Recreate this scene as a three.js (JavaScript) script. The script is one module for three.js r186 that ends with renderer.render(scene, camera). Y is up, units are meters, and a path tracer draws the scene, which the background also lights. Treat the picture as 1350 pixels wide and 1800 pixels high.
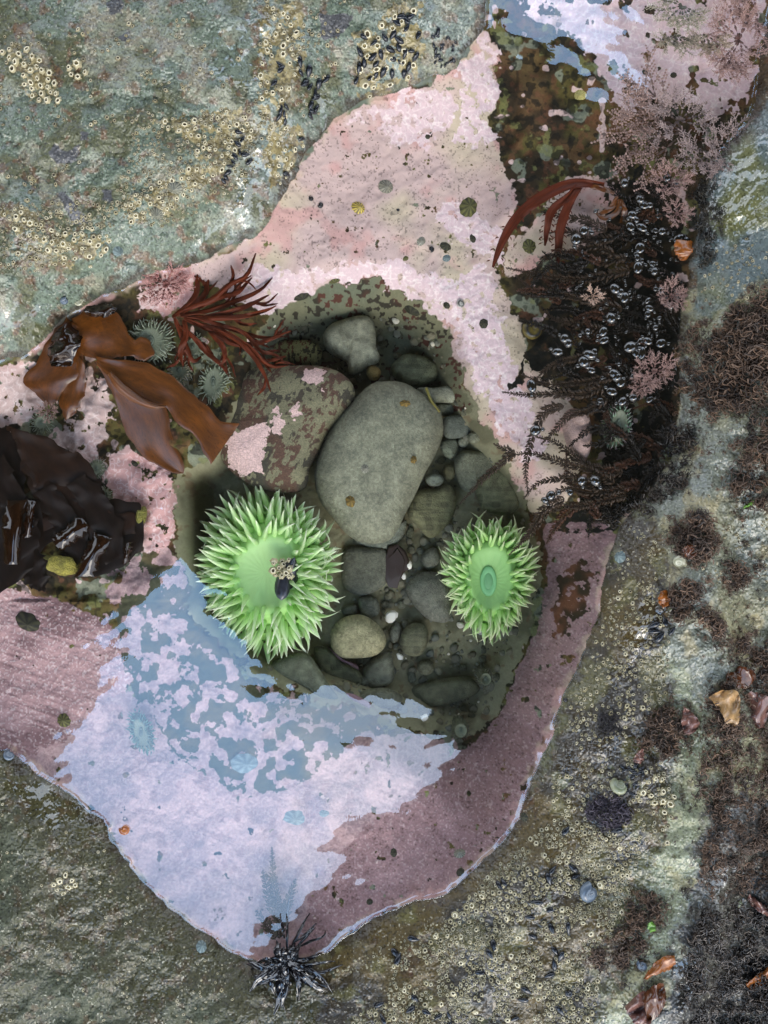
import * as THREE from 'three';
import { mergeGeometries, mergeVertices } from 'three/addons/utils/BufferGeometryUtils.js';

// ---------------------------------------------------------------- camera, sky, sun, exposure
const scene = new THREE.Scene();
const UNIT = 0.0006;            // metres on the water plane for one step of the plan grid
const EYE = 1.15;               // metres from the water up to the lens
const camera = new THREE.PerspectiveCamera(2 * Math.atan(900 * UNIT / EYE) * 180 / Math.PI, 768 / 1024, 0.05, 60);
camera.position.set(0, EYE, 0);
camera.up.set(0, 0, -1);
camera.lookAt(0, 0, 0);

const renderer = new THREE.WebGLRenderer({ antialias: true });
renderer.setSize(768, 1024);
renderer.toneMapping = THREE.LinearToneMapping;
renderer.toneMappingExposure = 1.6;
renderer.shadowMap.enabled = true;

// ---------------------------------------------------------------- seeded numbers and noise
let seed = 20240611;
function rnd() { seed = (seed + 0x6D2B79F5) | 0; let t = Math.imul(seed ^ (seed >>> 15), 1 | seed); t = (t + Math.imul(t ^ (t >>> 7), 61 | t)) ^ t; return ((t ^ (t >>> 14)) >>> 0) / 4294967296; }
const rr = (a, b) => a + (b - a) * rnd();
const NB = 256, lattice = new Float32Array(NB * NB);
for (let i = 0; i < NB * NB; i++) lattice[i] = rnd() * 2 - 1;
function vn(x, y) {
  const xi = Math.floor(x), yi = Math.floor(y); let fx = x - xi, fy = y - yi;
  fx = fx * fx * (3 - 2 * fx); fy = fy * fy * (3 - 2 * fy);
  const x0 = xi & 255, x1 = (xi + 1) & 255, y0 = (yi & 255) << 8, y1 = ((yi + 1) & 255) << 8;
  const a = lattice[y0 + x0], b = lattice[y0 + x1], c = lattice[y1 + x0], d = lattice[y1 + x1];
  return (a + (b - a) * fx) * (1 - fy) + (c + (d - c) * fx) * fy;
}
const fbm = (x, y, o = 4) => { let s = 0, a = 0.55; for (let i = 0; i < o; i++) { s += a * vn(x, y); x = x * 2.03 + 17.3; y = y * 2.03 + 41.7; a *= 0.5; } return s; };
const clamp = (x, a = 0, b = 1) => x < a ? a : x > b ? b : x;
const sst = (a, b, x) => { const t = clamp((x - a) / (b - a)); return t * t * (3 - 2 * t); };
const mixf = (a, b, t) => a + (b - a) * t;
const lin = (c) => { c /= 255; return c <= 0.04045 ? c / 12.92 : Math.pow((c + 0.055) / 1.055, 2.4); };
const L3 = (r, g, b) => [lin(r), lin(g), lin(b)];

// sky: blue overhead, paler towards the horizon, soft broken cloud all round
{
  const w = 512, h = 256, d = new Float32Array(w * h * 4);
  for (let j = 0; j < h; j++) for (let i = 0; i < w; i++) {
    const el = ((j + 0.5) / h - 0.5) * Math.PI, az = (i + 0.5) / w * 2 * Math.PI;
    const up = Math.max(0, Math.sin(el)), k = 1 - up * up * up;
    const cx = Math.cos(az) * Math.cos(el) / (up + 0.35), cz = Math.sin(az) * Math.cos(el) / (up + 0.35);
    const c = sst(-0.02, 0.55, fbm(cx * 4.1 + 40.15, cz * 4.1 + 16.79, 5)) * 0.42;
    const o = (j * w + i) * 4;
    const sky = [mixf(0.95, 1.72, k), mixf(1.75, 1.88, k), mixf(3.0, 2.12, k)], cloud = [2.5, 2.55, 2.65];
    for (let q = 0; q < 3; q++) d[o + q] = mixf(sky[q], cloud[q], c);
    d[o + 3] = 1;
  }
  const t = new THREE.DataTexture(d, w, h, THREE.RGBAFormat, THREE.FloatType);
  t.mapping = THREE.EquirectangularReflectionMapping; t.magFilter = THREE.LinearFilter; t.needsUpdate = true;
  scene.background = t; scene.environment = t;
}
const sun = new THREE.DirectionalLight(new THREE.Color().setRGB(1, 0.9, 0.76), 1.5);
sun.position.set(0.7, 3.6, 5.2); sun.target.position.set(0, 0, 0);
sun.castShadow = true; sun.shadow.radius = 60; sun.shadow.mapSize.set(2048, 2048);
Object.assign(sun.shadow.camera, { left: -3, right: 3, top: 3, bottom: -3, near: 0.1, far: 12 });
scene.add(sun, sun.target);

// ---------------------------------------------------------------- helpers for objects
const used = {};
function numbered(name) { const n = used[name] = (used[name] ?? -1) + 1; return n ? name + '_' + String(n).padStart(3, '0') : name; }
function tag(o, label, category, group, kind) { if (label) o.userData.label = label; if (category) o.userData.category = category; if (group) o.userData.group = group; if (kind) o.userData.kind = kind; return o; }
function mesh(name, geo, mat, parent) { const m = new THREE.Mesh(geo, mat); m.castShadow = m.receiveShadow = true; m.name = parent ? name : numbered(name); (parent || scene).add(m); return m; }
function thing(name, label, category, pos, group) { const g = new THREE.Group(); g.name = numbered(name); if (pos) g.position.copy(pos); scene.add(g); return tag(g, label, category, group); }
function geom(pos, idx, uv, col) {
  const g = new THREE.BufferGeometry();
  g.setAttribute('position', new THREE.Float32BufferAttribute(pos, 3));
  if (uv) g.setAttribute('uv', new THREE.Float32BufferAttribute(uv, 2));
  if (col) g.setAttribute('color', new THREE.Float32BufferAttribute(col, 3));
  g.setIndex(idx); g.computeVertexNormals(); return g;
}
const phys = (o) => new THREE.MeshPhysicalMaterial(o);
const rgb = (a, k = 1) => new THREE.Color().setRGB(a[0] * k, a[1] * k, a[2] * k);
const V3 = (x, y, z) => new THREE.Vector3(x, y, z);
// a traced plan point at height y, in metres
const at = (px, py, y = 0) => V3((px - 675) * UNIT * (1 - y / EYE), y, (py - 900) * UNIT * (1 - y / EYE));
function smooth(pts, n, closed = true) {
  const c = new THREE.CatmullRomCurve3(pts.map(p => V3(p[0], p[2] ?? 0, p[1])), closed, 'centripetal');
  return c.getSpacedPoints(n).slice(0, closed ? n : n + 1).map(p => [p.x, p.z, p.y]);
}

// ---------------------------------------------------------------- signed distance to traced outlines, on a coarse grid
const GX0 = -160, GY0 = -160, GST = 5, GW = 336, GH = 426;
function sdfGrid(polys) {
  const g = new Float32Array(GW * GH).fill(-1e3);
  for (const poly of polys) {
    const n = poly.length;
    for (let j = 0; j < GH; j++) for (let i = 0; i < GW; i++) {
      const x = GX0 + i * GST, y = GY0 + j * GST; let d2 = 1e12, inside = false;
      for (let a = 0, b = n - 1; a < n; b = a++) {
        const ax = poly[a][0], ay = poly[a][1], bx = poly[b][0], by = poly[b][1];
        if ((ay > y) !== (by > y) && x < (bx - ax) * (y - ay) / (by - ay) + ax) inside = !inside;
        const ex = bx - ax, ey = by - ay, t = clamp(((x - ax) * ex + (y - ay) * ey) / (ex * ex + ey * ey + 1e-9));
        const dx = x - ax - t * ex, dy = y - ay - t * ey, d = dx * dx + dy * dy; if (d < d2) d2 = d;
      }
      const s = inside ? Math.sqrt(d2) : -Math.sqrt(d2), o = j * GW + i;
      if (s > g[o]) g[o] = s;
    }
  }
  return g;
}
function samp(g, x, y) {
  let u = (x - GX0) / GST, v = (y - GY0) / GST;
  u = u < 0 ? 0 : u > GW - 1.001 ? GW - 1.001 : u; v = v < 0 ? 0 : v > GH - 1.001 ? GH - 1.001 : v;
  const i = u | 0, j = v | 0, fu = u - i, fv = v - j, o = j * GW + i;
  return (g[o] * (1 - fu) + g[o + 1] * fu) * (1 - fv) + (g[o + GW] * (1 - fu) + g[o + GW + 1] * fu) * fv;
}
// ---------------------------------------------------------------- the rock: outlines traced on the plan
const POOL = [[862, -110], [858, 20], [845, 60], [800, 118], [760, 140], [700, 160], [640, 182], [600, 205], [556, 252], [520, 315], [480, 372], [440, 415], [390, 440], [330, 466], [250, 490], [180, 524], [110, 560], [60, 610], [0, 640], [-110, 690], [-130, 1000], [-100, 1300], [0, 1322], [40, 1342], [110, 1392], [170, 1440], [212, 1490], [240, 1530], [262, 1560], [320, 1612], [380, 1650], [440, 1682], [500, 1696], [556, 1684], [600, 1652], [660, 1616], [740, 1580], [800, 1562], [850, 1518], [890, 1470], [920, 1420], [950, 1340], [985, 1250], [1020, 1160], [1050, 1075], [1070, 1000], [1082, 935], [1130, 880], [1175, 800], [1196, 700], [1190, 600], [1206, 500], [1222, 420], [1236, 330], [1270, 270], [1310, 215], [1340, 110], [1352, 40], [1360, -110]];
const HOLE = [[470, 548], [540, 515], [620, 498], [700, 510], [770, 570], [800, 640], [838, 716], [880, 790], [922, 880], [945, 960], [930, 1090], [898, 1190], [845, 1290], [760, 1290], [640, 1250], [520, 1215], [430, 1170], [350, 1090], [318, 980], [308, 900], [308, 840], [360, 800], [420, 700], [440, 610]];
const gPool = sdfGrid([smooth(POOL, 260)]), gHole = sdfGrid([smooth(HOLE, 120)]);
const RIDGE = [[1180, 780], [1190, 960], [1225, 1120], [1236, 1280], [1232, 1430], [1205, 1580], [1165, 1700], [1120, 1850], [1100, 1980]];
function distLine(line, x, y) {
  let best = 1e9, side = 1, along = 0;
  for (let k = 0; k + 1 < line.length; k++) {
    const [ax, ay] = line[k], [bx, by] = line[k + 1], ex = bx - ax, ey = by - ay, t = clamp(((x - ax) * ex + (y - ay) * ey) / (ex * ex + ey * ey));
    const dx = x - ax - t * ex, dy = y - ay - t * ey, d = Math.hypot(dx, dy);
    if (d < best) { best = d; side = ex * dy - ey * dx > 0 ? -1 : 1; along = k + t; }
  }
  return [best, side, along];
}
function height(px, py) {            // metres, on plan coordinates
  const d = samp(gPool, px + 7 * vn(px / 45, py / 45) + 2.5 * vn(px / 12, py / 12), py + 7 * vn(px / 45 + 40, py / 45 + 9) + 2.5 * vn(px / 12 + 3, py / 12 + 31)), dh = samp(gHole, px, py);
  let y;
  const rough = fbm(px / 85, py / 85, 4), mid = fbm(px / 26 + 3, py / 26, 3);
  if (d < 0) {
    const e = -d;
    const upL = sst(900, 500, px + py * 0.6) , right = sst(900, 1150, px);
    const top = mixf(0.032, 0.085, upL) + 0.012 * right;
    y = top * (1 - Math.exp(-e / mixf(48, 62, upL))) + 0.014 * rough * sst(0, 80, e) + 0.0042 * mid * sst(0, 30, e);
    if (px > 900 && py > 600) {
      const [rd, side] = distLine(RIDGE, px, py);
      y += 0.018 * Math.exp(-rd * rd / 3600) * sst(760, 900, py) * sst(1040, 1120, px + py * 0.05) - (side > 0 ? 0.03 * sst(20, 120, rd) * sst(800, 1100, py) : 0);
      y = Math.max(y, (0.006 + 0.004 * mid) * sst(0, 60, e));
    }
    // ledge lines across the rock above the pool on the upper side
    const ledge = py - (225 + 0.02 * px + 16 * vn(px / 60, 3)); 
    if (px < 470 && py < 420) y += 0.006 * sst(-4, 4, -ledge) * sst(140, 230, px) * sst(470, 400, px);
    y += 0.0004 * vn(px / 6, py / 6);
  } else {
    const shelf = mixf(0.030, 0.055, sst(560, 900, px)) ;
    y = -shelf * (1 - Math.exp(-d / 55)) - 0.0015 * sst(0, 6, d);
    const wide = 22 + 150 * sst(680, 900, px) * sst(700, 1000, py) + 40 * sst(800, 480, py) + 60 * sst(1150, 1300, py);
    y -= (0.115 - 0.035 * sst(560, 460, py)) * sst(-wide, 42, dh) * sst(0, 70, d);
    { const [cd] = distLine([[318, 830], [322, 900], [330, 960], [345, 1010]], px, py); y -= 0.05 * Math.exp(-cd * cd / 500) * sst(-6, 12, dh); }
    y += (0.006 * rough + 0.0022 * mid) * sst(0, 60, d) + 0.0005 * vn(px / 6, py / 6) * sst(0, 10, d);
    if (px < 330 && py > 640 && py < 1060) y += 0.012 * fbm(px / 45 + 7, py / 45, 3) * sst(0, 60, d);
    { const q = sst(840, 930, px) * sst(470, 380, py); y = mixf(y, Math.max(y, -0.035 + 0.018 * fbm(px / 50, py / 50 + 5, 3)) * sst(-2, 14, d), q); }
  }
  return y;
}
function groundY(px, py) { let y = 0; for (let k = 0; k < 7; k++) y = height(675 + (px - 675) * (1 - y / EYE), 900 + (py - 900) * (1 - y / EYE)); return y; }
function ground(px, py, lift = 0) { return at(px, py, groundY(px, py) + lift); }
function slope(p) {
  const u = p.x / UNIT + 675, v = p.z / UNIT + 900, e = 8;
  return V3(-(height(u + e, v) - height(u - e, v)) / (2 * e * UNIT), 1, -(height(u, v + e) - height(u, v - e)) / (2 * e * UNIT)).normalize();
}

// ---------------------------------------------------------------- crusts, algae films and stains: outlines traced on the plan, each with its own matter colour
const crusts = [];
const crust = (polys, f, o = {}) => crusts.push({ g: sdfGrid(polys.map(p => p.length > 9 ? smooth(p, p.length * 4) : p)), f, w: o.w ?? 1, hole: o.hole ?? 9, hs: o.hs ?? 16, bump: o.bump ?? 0, edge: o.edge ?? 1.2 });
const vary = (c, k, n) => [c[0] * (1 + k * n), c[1] * (1 + k * n), c[2] * (1 + k * n)];
const blend = (a, b, t) => [mixf(a[0], b[0], t), mixf(a[1], b[1], t), mixf(a[2], b[2], t)];
const C = {
  greyGreen: L3(98, 108, 92), greyBlue: L3(118, 126, 116), olive: L3(84, 82, 52), brown: L3(74, 58, 36), redBrown: L3(108, 70, 50), darkBrown: L3(52, 43, 30),
  palePink: L3(200, 174, 166), cream: L3(196, 182, 152), rose: L3(200, 158, 150), bright: L3(216, 190, 190), lilac: L3(150, 126, 126), mauve: L3(168, 136, 134), mauveDark: L3(130, 101, 101), pinkVein: L3(232, 216, 210),
  bed: L3(138, 134, 106), bedDark: L3(104, 101, 78), seaGreen: L3(150, 164, 146), moss: L3(92, 92, 40), black: L3(24, 24, 20), ochre: L3(150, 128, 72), yellowGreen: L3(140, 150, 96), purple: L3(80, 79, 80), sage: L3(112, 118, 96), white: L3(220, 212, 190),
};
// bare rock film, by place
function bare(px, py, N) {
  let c;
  if (py < 0.62 * 1000 - px * 0.2 + 60 && px < 900) {
    c = blend(C.greyGreen, C.greyBlue, sst(-0.2, 0.5, N.a + (px - 350) / 900));
    c = blend(c, C.olive, 0.8 * sst(-0.05, 0.35, N.b)); c = blend(c, C.redBrown, 0.6 * sst(0.12, 0.45, N.c + 0.4 * N.h)); c = blend(c, L3(150, 150, 130), 0.5 * sst(0.15, 0.4, N.h));
  } else if (px < 620 && py > 1200) {
    c = blend(C.greyGreen, C.olive, sst(-0.4, 0.3, N.a)); c = blend(c, C.redBrown, 0.5 * sst(0.15, 0.5, N.c)); c = blend(c, L3(96, 86, 58), 0.45).map(v => v * 0.6);
  } else {
    c = blend(C.brown, C.olive, sst(-0.3, 0.3, N.a)); c = blend(c, C.redBrown, 0.4 * sst(0.2, 0.5, N.c));
  }
  return c;
}
const pinkPale = (px, py, N) => { let c = blend(C.palePink, C.cream, 0.75 * sst(0.0, 0.45, N.a)); c = blend(c, C.rose, 0.9 * sst(0.05, 0.5, N.b)); const s = N.d > 0.55 && N.c > -0.1 ? 0.55 : 1; return vary(c, 0.05, N.e).map(v => v * s); };
const pinkBright = (px, py, N) => { const v = sst(0.18, 0.0, Math.abs(N.f)); return vary(blend(C.bright, C.pinkVein, v), 0.10, N.e); };
const pinkMauve = (px, py, N) => { let c = blend(C.mauve, C.mauveDark, sst(-0.25, 0.4, N.a + 0.5 * N.g)); c = blend(c, C.pinkVein, 0.35 * sst(0.25, 0.6, N.d)); return vary(c, 0.14, N.e); };
const pinkDeep = (px, py, N) => { let c = blend(C.mauve, C.mauveDark, 0.6 + 0.5 * N.a); c = blend(c, C.rose, 0.14 * sst(0.1, 0.5, N.b)); c = blend(c, C.pinkVein, 0.22 * sst(0.35, 0.7, N.d)); c = blend(c, C.mauveDark, 0.45 * sst(0.1, 0.35, N.c)); if (N.d < -0.62 && N.c > 0) c = blend(c, C.darkBrown, 0.5); return vary(c, 0.24, N.e); };
const pinkLilac = (px, py, N) => { let c = blend(C.lilac, L3(176, 146, 142), sst(-0.3, 0.3, N.b)); c = blend(c, C.mauveDark, 0.5 * sst(0.1, 0.4, N.c)); return vary(blend(c, C.palePink, 0.35 * sst(0.2, 0.0, Math.abs(N.f))), 0.22, N.e); };
const bedFilm = (px, py, N) => { let c = blend(C.bed, C.bedDark, sst(0.0, 0.4, N.b)); c = blend(c, C.redBrown, 0.4 * sst(0.3, 0.55, N.c)); return vary(c, 0.12, N.e); };
const spotted = (px, py, N) => { let c = blend(L3(104, 108, 88), L3(118, 116, 90), sst(-0.3, 0.3, N.a)); const sp = vn(px / 8 + 2, py / 8) + 0.5 * vn(px / 3.5, py / 3.5 + 8) + 0.5 * N.b; c = blend(c, blend(L3(56, 52, 42), L3(84, 54, 44), sst(-0.1, 0.2, N.h)), sst(0.3, 0.42, sp)); return vary(c, 0.12, N.e); };
const mottled = (px, py, N) => {
  let c = blend(L3(86, 78, 42), C.darkBrown, sst(-0.3, 0.25, N.b)); c = blend(c, L3(112, 84, 54), 0.55 * sst(0.0, 0.35, N.h)); c = blend(c, C.redBrown, 0.5 * sst(0.15, 0.4, N.c));
  c = blend(c, L3(128, 134, 114), 0.75 * sst(0.30, 0.36, fbm(px / 38 + 12, py / 38 + 71, 4))); c = blend(c, L3(120, 122, 72), 0.6 * sst(0.3, 0.38, fbm(px / 24 + 42, py / 24 + 7, 4)));
  c = blend(c, C.palePink, sst(0.44, 0.46, N.i)); c = blend(c, C.black, 0.75 * sst(0.18, 0.3, -N.c)); c = blend(c, C.black, 0.5 * sst(0.5, 0.6, vn(px / 7 + 3, py / 7))); return vary(c, 0.25, N.e);
};
// under everything in the pool
crust([POOL.map(p => [p[0], p[1]])], mottled, { w: 0.3, edge: 3 });
crust([HOLE], bedFilm, { w: 1 });
crust([[[430, 640], [470, 545], [560, 500], [690, 500], [780, 560], [815, 660], [820, 720], [700, 720], [560, 650]]], spotted, { w: 1 });
// pale pink slope above the deep part
crust([[[548, 266], [600, 205], [650, 178], [760, 140], [800, 118], [845, 60], [866, 72], [870, 170], [864, 230], [880, 300], [905, 345], [880, 420], [872, 480], [905, 560], [950, 640], [990, 700], [1020, 780], [1000, 860], [950, 900], [915, 870], [880, 790], [838, 716], [806, 640], [776, 570], [712, 508], [640, 494], [560, 508], [500, 535], [462, 545], [400, 520], [330, 480], [390, 440], [440, 415], [480, 372]]], pinkPale, { w: 0.8, hole: 0.54, hs: 13, bump: 0.25 });
crust([[[612, 200], [650, 196], [690, 172], [740, 148], [770, 160], [800, 190], [768, 236], [740, 262], [700, 250], [672, 216], [640, 214]], [[800, 150], [842, 62], [866, 80], [868, 170], [858, 205], [872, 232], [830, 262], [806, 258], [812, 200]], [[430, 470], [520, 470], [620, 470], [700, 462], [770, 490], [850, 470], [880, 540], [900, 640], [935, 720], [960, 800], [900, 790], [850, 700], [810, 620], [760, 545], [690, 505], [600, 496], [540, 510], [470, 545], [410, 515]], [[760, 372], [830, 360], [900, 420], [880, 470], [820, 440], [760, 400]]], pinkBright, { w: 1.4, hole: 0.34, hs: 11, bump: 0.4 });
// upper corner beyond the dark strip
crust([[[905, -120], [920, 20], [950, 36], [1000, 60], [1040, 90], [1050, 130], [1080, 140], [1088, 180], [1130, 190], [1190, 176], [1240, 196], [1290, 192], [1320, 160], [1330, 90], [1340, 30], [1345, -120]]], pinkBright, { w: 1.2, hole: 0.34, hs: 20, bump: 0.6 });
crust([[[990, 310], [1060, 315], [1090, 340], [1080, 400], [1010, 430], [940, 470], [880, 480], [900, 420], [960, 370]], [[1160, 310], [1200, 320], [1205, 370], [1180, 400], [1160, 360]], [[1150, 440], [1200, 470], [1206, 540], [1170, 550], [1150, 500]]], pinkPale, { w: 1, hole: 0.4, hs: 12 });
// patches on the side shelf
crust([[[0, 646], [60, 632], [80, 660], [70, 730], [30, 752], [-120, 760], [-120, 680]], [[148, 676], [188, 668], [206, 716], [190, 764], [166, 790], [130, 770], [80, 776], [92, 752], [140, 735]], [[80, 770], [160, 755], [172, 780], [165, 810], [140, 830], [100, 780]], [[190, 800], [215, 782], [250, 800], [300, 836], [306, 900], [300, 950], [258, 980], [250, 930], [205, 890], [186, 850]], [[250, 505], [300, 470], [345, 470], [330, 540], [290, 560], [252, 548]]], (px, py, N) => { const c = blend(L3(198, 154, 148), C.palePink, sst(-0.2, 0.3, N.a)); return vary(blend(c, C.pinkVein, 0.6 * sst(0.16, 0.0, Math.abs(N.f))), 0.08, N.e); }, { w: 0.9, hole: 0.42, hs: 12, bump: 0.4 });
// mauve shelf at the side
crust([[[-140, 1030], [0, 1032], [60, 1040], [120, 1060], [180, 1088], [220, 1120], [240, 1180], [200, 1260], [140, 1320], [60, 1345], [-140, 1330]]], pinkMauve, { w: 0.7, hole: 0.62, bump: 1.0 });
// broken crust, then the broad pale shelf
crust([[[240, 1000], [300, 960], [330, 1000], [345, 1090], [430, 1180], [560, 1240], [650, 1270], [570, 1400], [420, 1410], [310, 1340], [250, 1230], [215, 1130]]], (px, py, N) => vary(blend(L3(66, 68, 52), L3(88, 80, 56), sst(-0.2, 0.3, N.b)), 0.2, N.e), { w: 1.2 });
crust([[[185, 1010], [250, 960], [300, 960], [330, 1000], [330, 1060], [300, 1090], [290, 1150], [240, 1180], [190, 1110]], [[240, 1120], [330, 1090], [360, 1140], [430, 1190], [540, 1230], [640, 1270], [560, 1390], [420, 1400], [320, 1330], [260, 1230]]], pinkLilac, { w: 1.5, hole: 0.0, hs: 17, bump: 0.4 });
crust([[[130, 1290], [200, 1210], [250, 1230], [310, 1330], [420, 1385], [540, 1370], [630, 1300], [700, 1288], [790, 1320], [760, 1370], [640, 1480], [560, 1560], [520, 1680], [440, 1684], [330, 1614], [250, 1545], [200, 1470], [110, 1390], [40, 1340]]], pinkLilac, { w: 1.0, hole: 0.5, hs: 20, bump: 0.7 });
// mauve wall on the other side
crust([[[960, 930], [1000, 905], [1082, 928], [1072, 1000], [1050, 1075], [1020, 1160], [985, 1250], [950, 1340], [920, 1420], [890, 1470], [850, 1518], [800, 1562], [740, 1580], [660, 1616], [556, 1686], [505, 1690], [540, 1600], [560, 1540], [640, 1460], [720, 1390], [790, 1330], [850, 1296], [905, 1190], [942, 1090], [958, 1000]]], pinkDeep, { w: 0.7, hole: 0.5, hs: 15, bump: 0.6 });
crust([[[985, 1005], [1010, 990], [1040, 1000], [1035, 1060], [1000, 1110], [975, 1120], [965, 1080]], [[940, 1310], [955, 1280], [958, 1290], [945, 1320]], [[905, 1380], [930, 1330], [936, 1340], [912, 1396]], [[980, 1210], [990, 1190], [986, 1230]]], (px, py, N) => vary(blend(C.darkBrown, C.redBrown, sst(-0.1, 0.3, N.b)), 0.2, N.e), { w: 1.2, hole: 0.2, hs: 9 });
crust([[[900, 700], [960, 560], [1000, 440], [1060, 400], [1110, 300], [1180, 330], [1196, 400], [1206, 520], [1192, 640], [1180, 800], [1130, 890], [1060, 930], [985, 925], [1040, 840], [1060, 760], [1000, 690], [970, 660]]], (px, py, N) => vary(blend(C.black, C.darkBrown, sst(-0.1, 0.4, N.c)), 0.3, N.e), { w: 1.3, hole: 0.3, hs: 22 });
// a pale rim of crust along the waterline
const rim = (px, py, N) => vary(blend(C.cream, C.rose, sst(-0.2, 0.3, N.b)), 0.15, N.e);

// films on the rock above the water
const dry = [], field0 = [[840, 1560], [900, 1500], [1000, 1420], [1090, 1420], [1130, 1480], [1110, 1570], [1060, 1680], [1040, 1800], [1030, 1830], [600, 1830], [620, 1790], [680, 1760], [690, 1700], [760, 1650]];
const film = (polys, f, o = {}) => { crust(polys, f, o); dry.push(crusts.pop()); };
film([[[1100, 560], [1360, 480], [1500, 480], [1500, 1950], [1080, 1950], [1120, 1750], [1190, 1600], [1225, 1430], [1150, 1330], [1180, 1200], [1170, 1000]]], (px, py, N) => { let c = blend(L3(124, 120, 94), L3(110, 112, 98), sst(-0.2, 0.3, N.a)); c = blend(c, L3(156, 140, 98), 0.6 * sst(0.1, 0.4, N.b)); return vary(c, 0.18, N.e); }, { w: 1.5, edge: 14 });
film([[[1150, 1100], [1235, 1250], [1240, 1340], [1225, 1480], [1195, 1600], [1150, 1720], [1110, 1830], [1060, 1830], [1100, 1700], [1130, 1600], [1170, 1480], [1180, 1340], [1170, 1220]]], (px, py, N) => vary(blend(L3(128, 130, 102), L3(146, 138, 100), sst(0, 0.4, N.b)), 0.16, N.e), { w: 1.5, edge: 10, hole: 0.4 });
film([[[1240, 300], [1330, 210], [1500, 60], [1500, 500], [1340, 500], [1220, 560], [1225, 420]]], (px, py, N) => { let c = blend(L3(88, 98, 96), L3(98, 98, 64), sst(-0.1, 0.3, N.a + (py - 380) / 500)); return vary(c, 0.15, N.e); }, { w: 1.2, edge: 8 });
film([[[1245, 1420], [1500, 1380], [1500, 1950], [1130, 1950], [1190, 1700], [1215, 1560]]], (px, py, N) => vary(blend(L3(84, 80, 70), L3(44, 41, 37), sst(-0.2, 0.2, N.b)), 0.2, N.e), { w: 1.5, edge: 5 });
film([[[540, 1690], [700, 1590], [880, 1490], [950, 1360], [1000, 1200], [1070, 940], [1150, 900], [1180, 1000], [1170, 1140], [1180, 1250], [1160, 1380], [1120, 1500], [1060, 1640], [1030, 1830], [560, 1830], [560, 1760]]], (px, py, N) => { let c = blend(L3(84, 70, 42), C.darkBrown, sst(-0.3, 0.25, N.a + 0.5 * N.b)); c = blend(c, L3(104, 98, 58), 0.6 * sst(0.15, 0.4, N.h)); return vary(c, 0.25, N.e); }, { w: 1.5, edge: 14, hole: 0.42, hs: 30 });
film([[[88, 262], [100, 250], [120, 262], [140, 258], [138, 285], [110, 292], [92, 280]], [[105, 345], [120, 340], [150, 375], [156, 392], [130, 392], [118, 370]], [[178, 340], [195, 335], [196, 360], [180, 358]], [[135, 232], [150, 235], [150, 252], [140, 250]], [[190, 0], [215, 0], [210, 20], [192, 28]], [[205, 60], [225, 60], [225, 75], [208, 75]], [[555, 20], [620, 25], [610, 60], [570, 70]], [[280, 1290], [320, 1300], [310, 1320], [284, 1316]]], (px, py, N) => vary(C.purple, 0.12, N.e), { w: 0.5 });
film([[[268, 216], [330, 208], [420, 190], [450, 222], [410, 290], [330, 345], [300, 372], [232, 392], [200, 362], [250, 336], [330, 290], [352, 244]], [[450, 10], [520, 0], [530, 110], [500, 200], [455, 190]], [[630, 60], [690, 20], [740, 0], [735, 60], [740, 130], [650, 175], [615, 150]], [[465, 230], [505, 200], [545, 245], [500, 330], [470, 335]], [[0, 370], [40, 365], [80, 400], [150, 395], [200, 420], [160, 470], [100, 450], [30, 410]], [[0, 88], [50, 85], [90, 130], [112, 180], [60, 175], [20, 120]]], (px, py, N) => vary(blend(L3(146, 132, 92), L3(108, 96, 64), sst(-0.2, 0.3, N.c)), 0.3, N.e), { w: 1.3, hole: 0.12, hs: 12 });
const dryRim = L3(48, 38, 26);

// ---------------------------------------------------------------- rock sheet: one height field with colour, grain and wetness
const gWet = sdfGrid([[[300, 452], [350, 420], [400, 370], [430, 300], [470, 250], [520, 190], [556, 170], [590, 200], [550, 250], [510, 315], [470, 370], [430, 410], [370, 436]], [[-40, 560], [40, 540], [90, 545], [60, 590], [0, 625], [-40, 640]], [[1240, 330], [1300, 260], [1360, 230], [1360, 300], [1330, 400], [1300, 440], [1240, 420]], [[1098, 1120], [1130, 1060], [1155, 1040], [1160, 1080], [1140, 1130], [1110, 1160]], [[0, 1360], [60, 1370], [120, 1410], [150, 1450], [100, 1450], [0, 1400]], [[1240, 1530], [1300, 1520], [1310, 1570], [1260, 1590]], [[380, 60], [460, 30], [470, 120], [420, 160], [370, 130]], [[1200, 1680], [1230, 1660], [1240, 1760], [1200, 1790]]]);
const TX0 = -150, TY0 = -150, TW = 1650, TH = 2100, TXW = 1608, TXH = 2046;
const flip = false;
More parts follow.
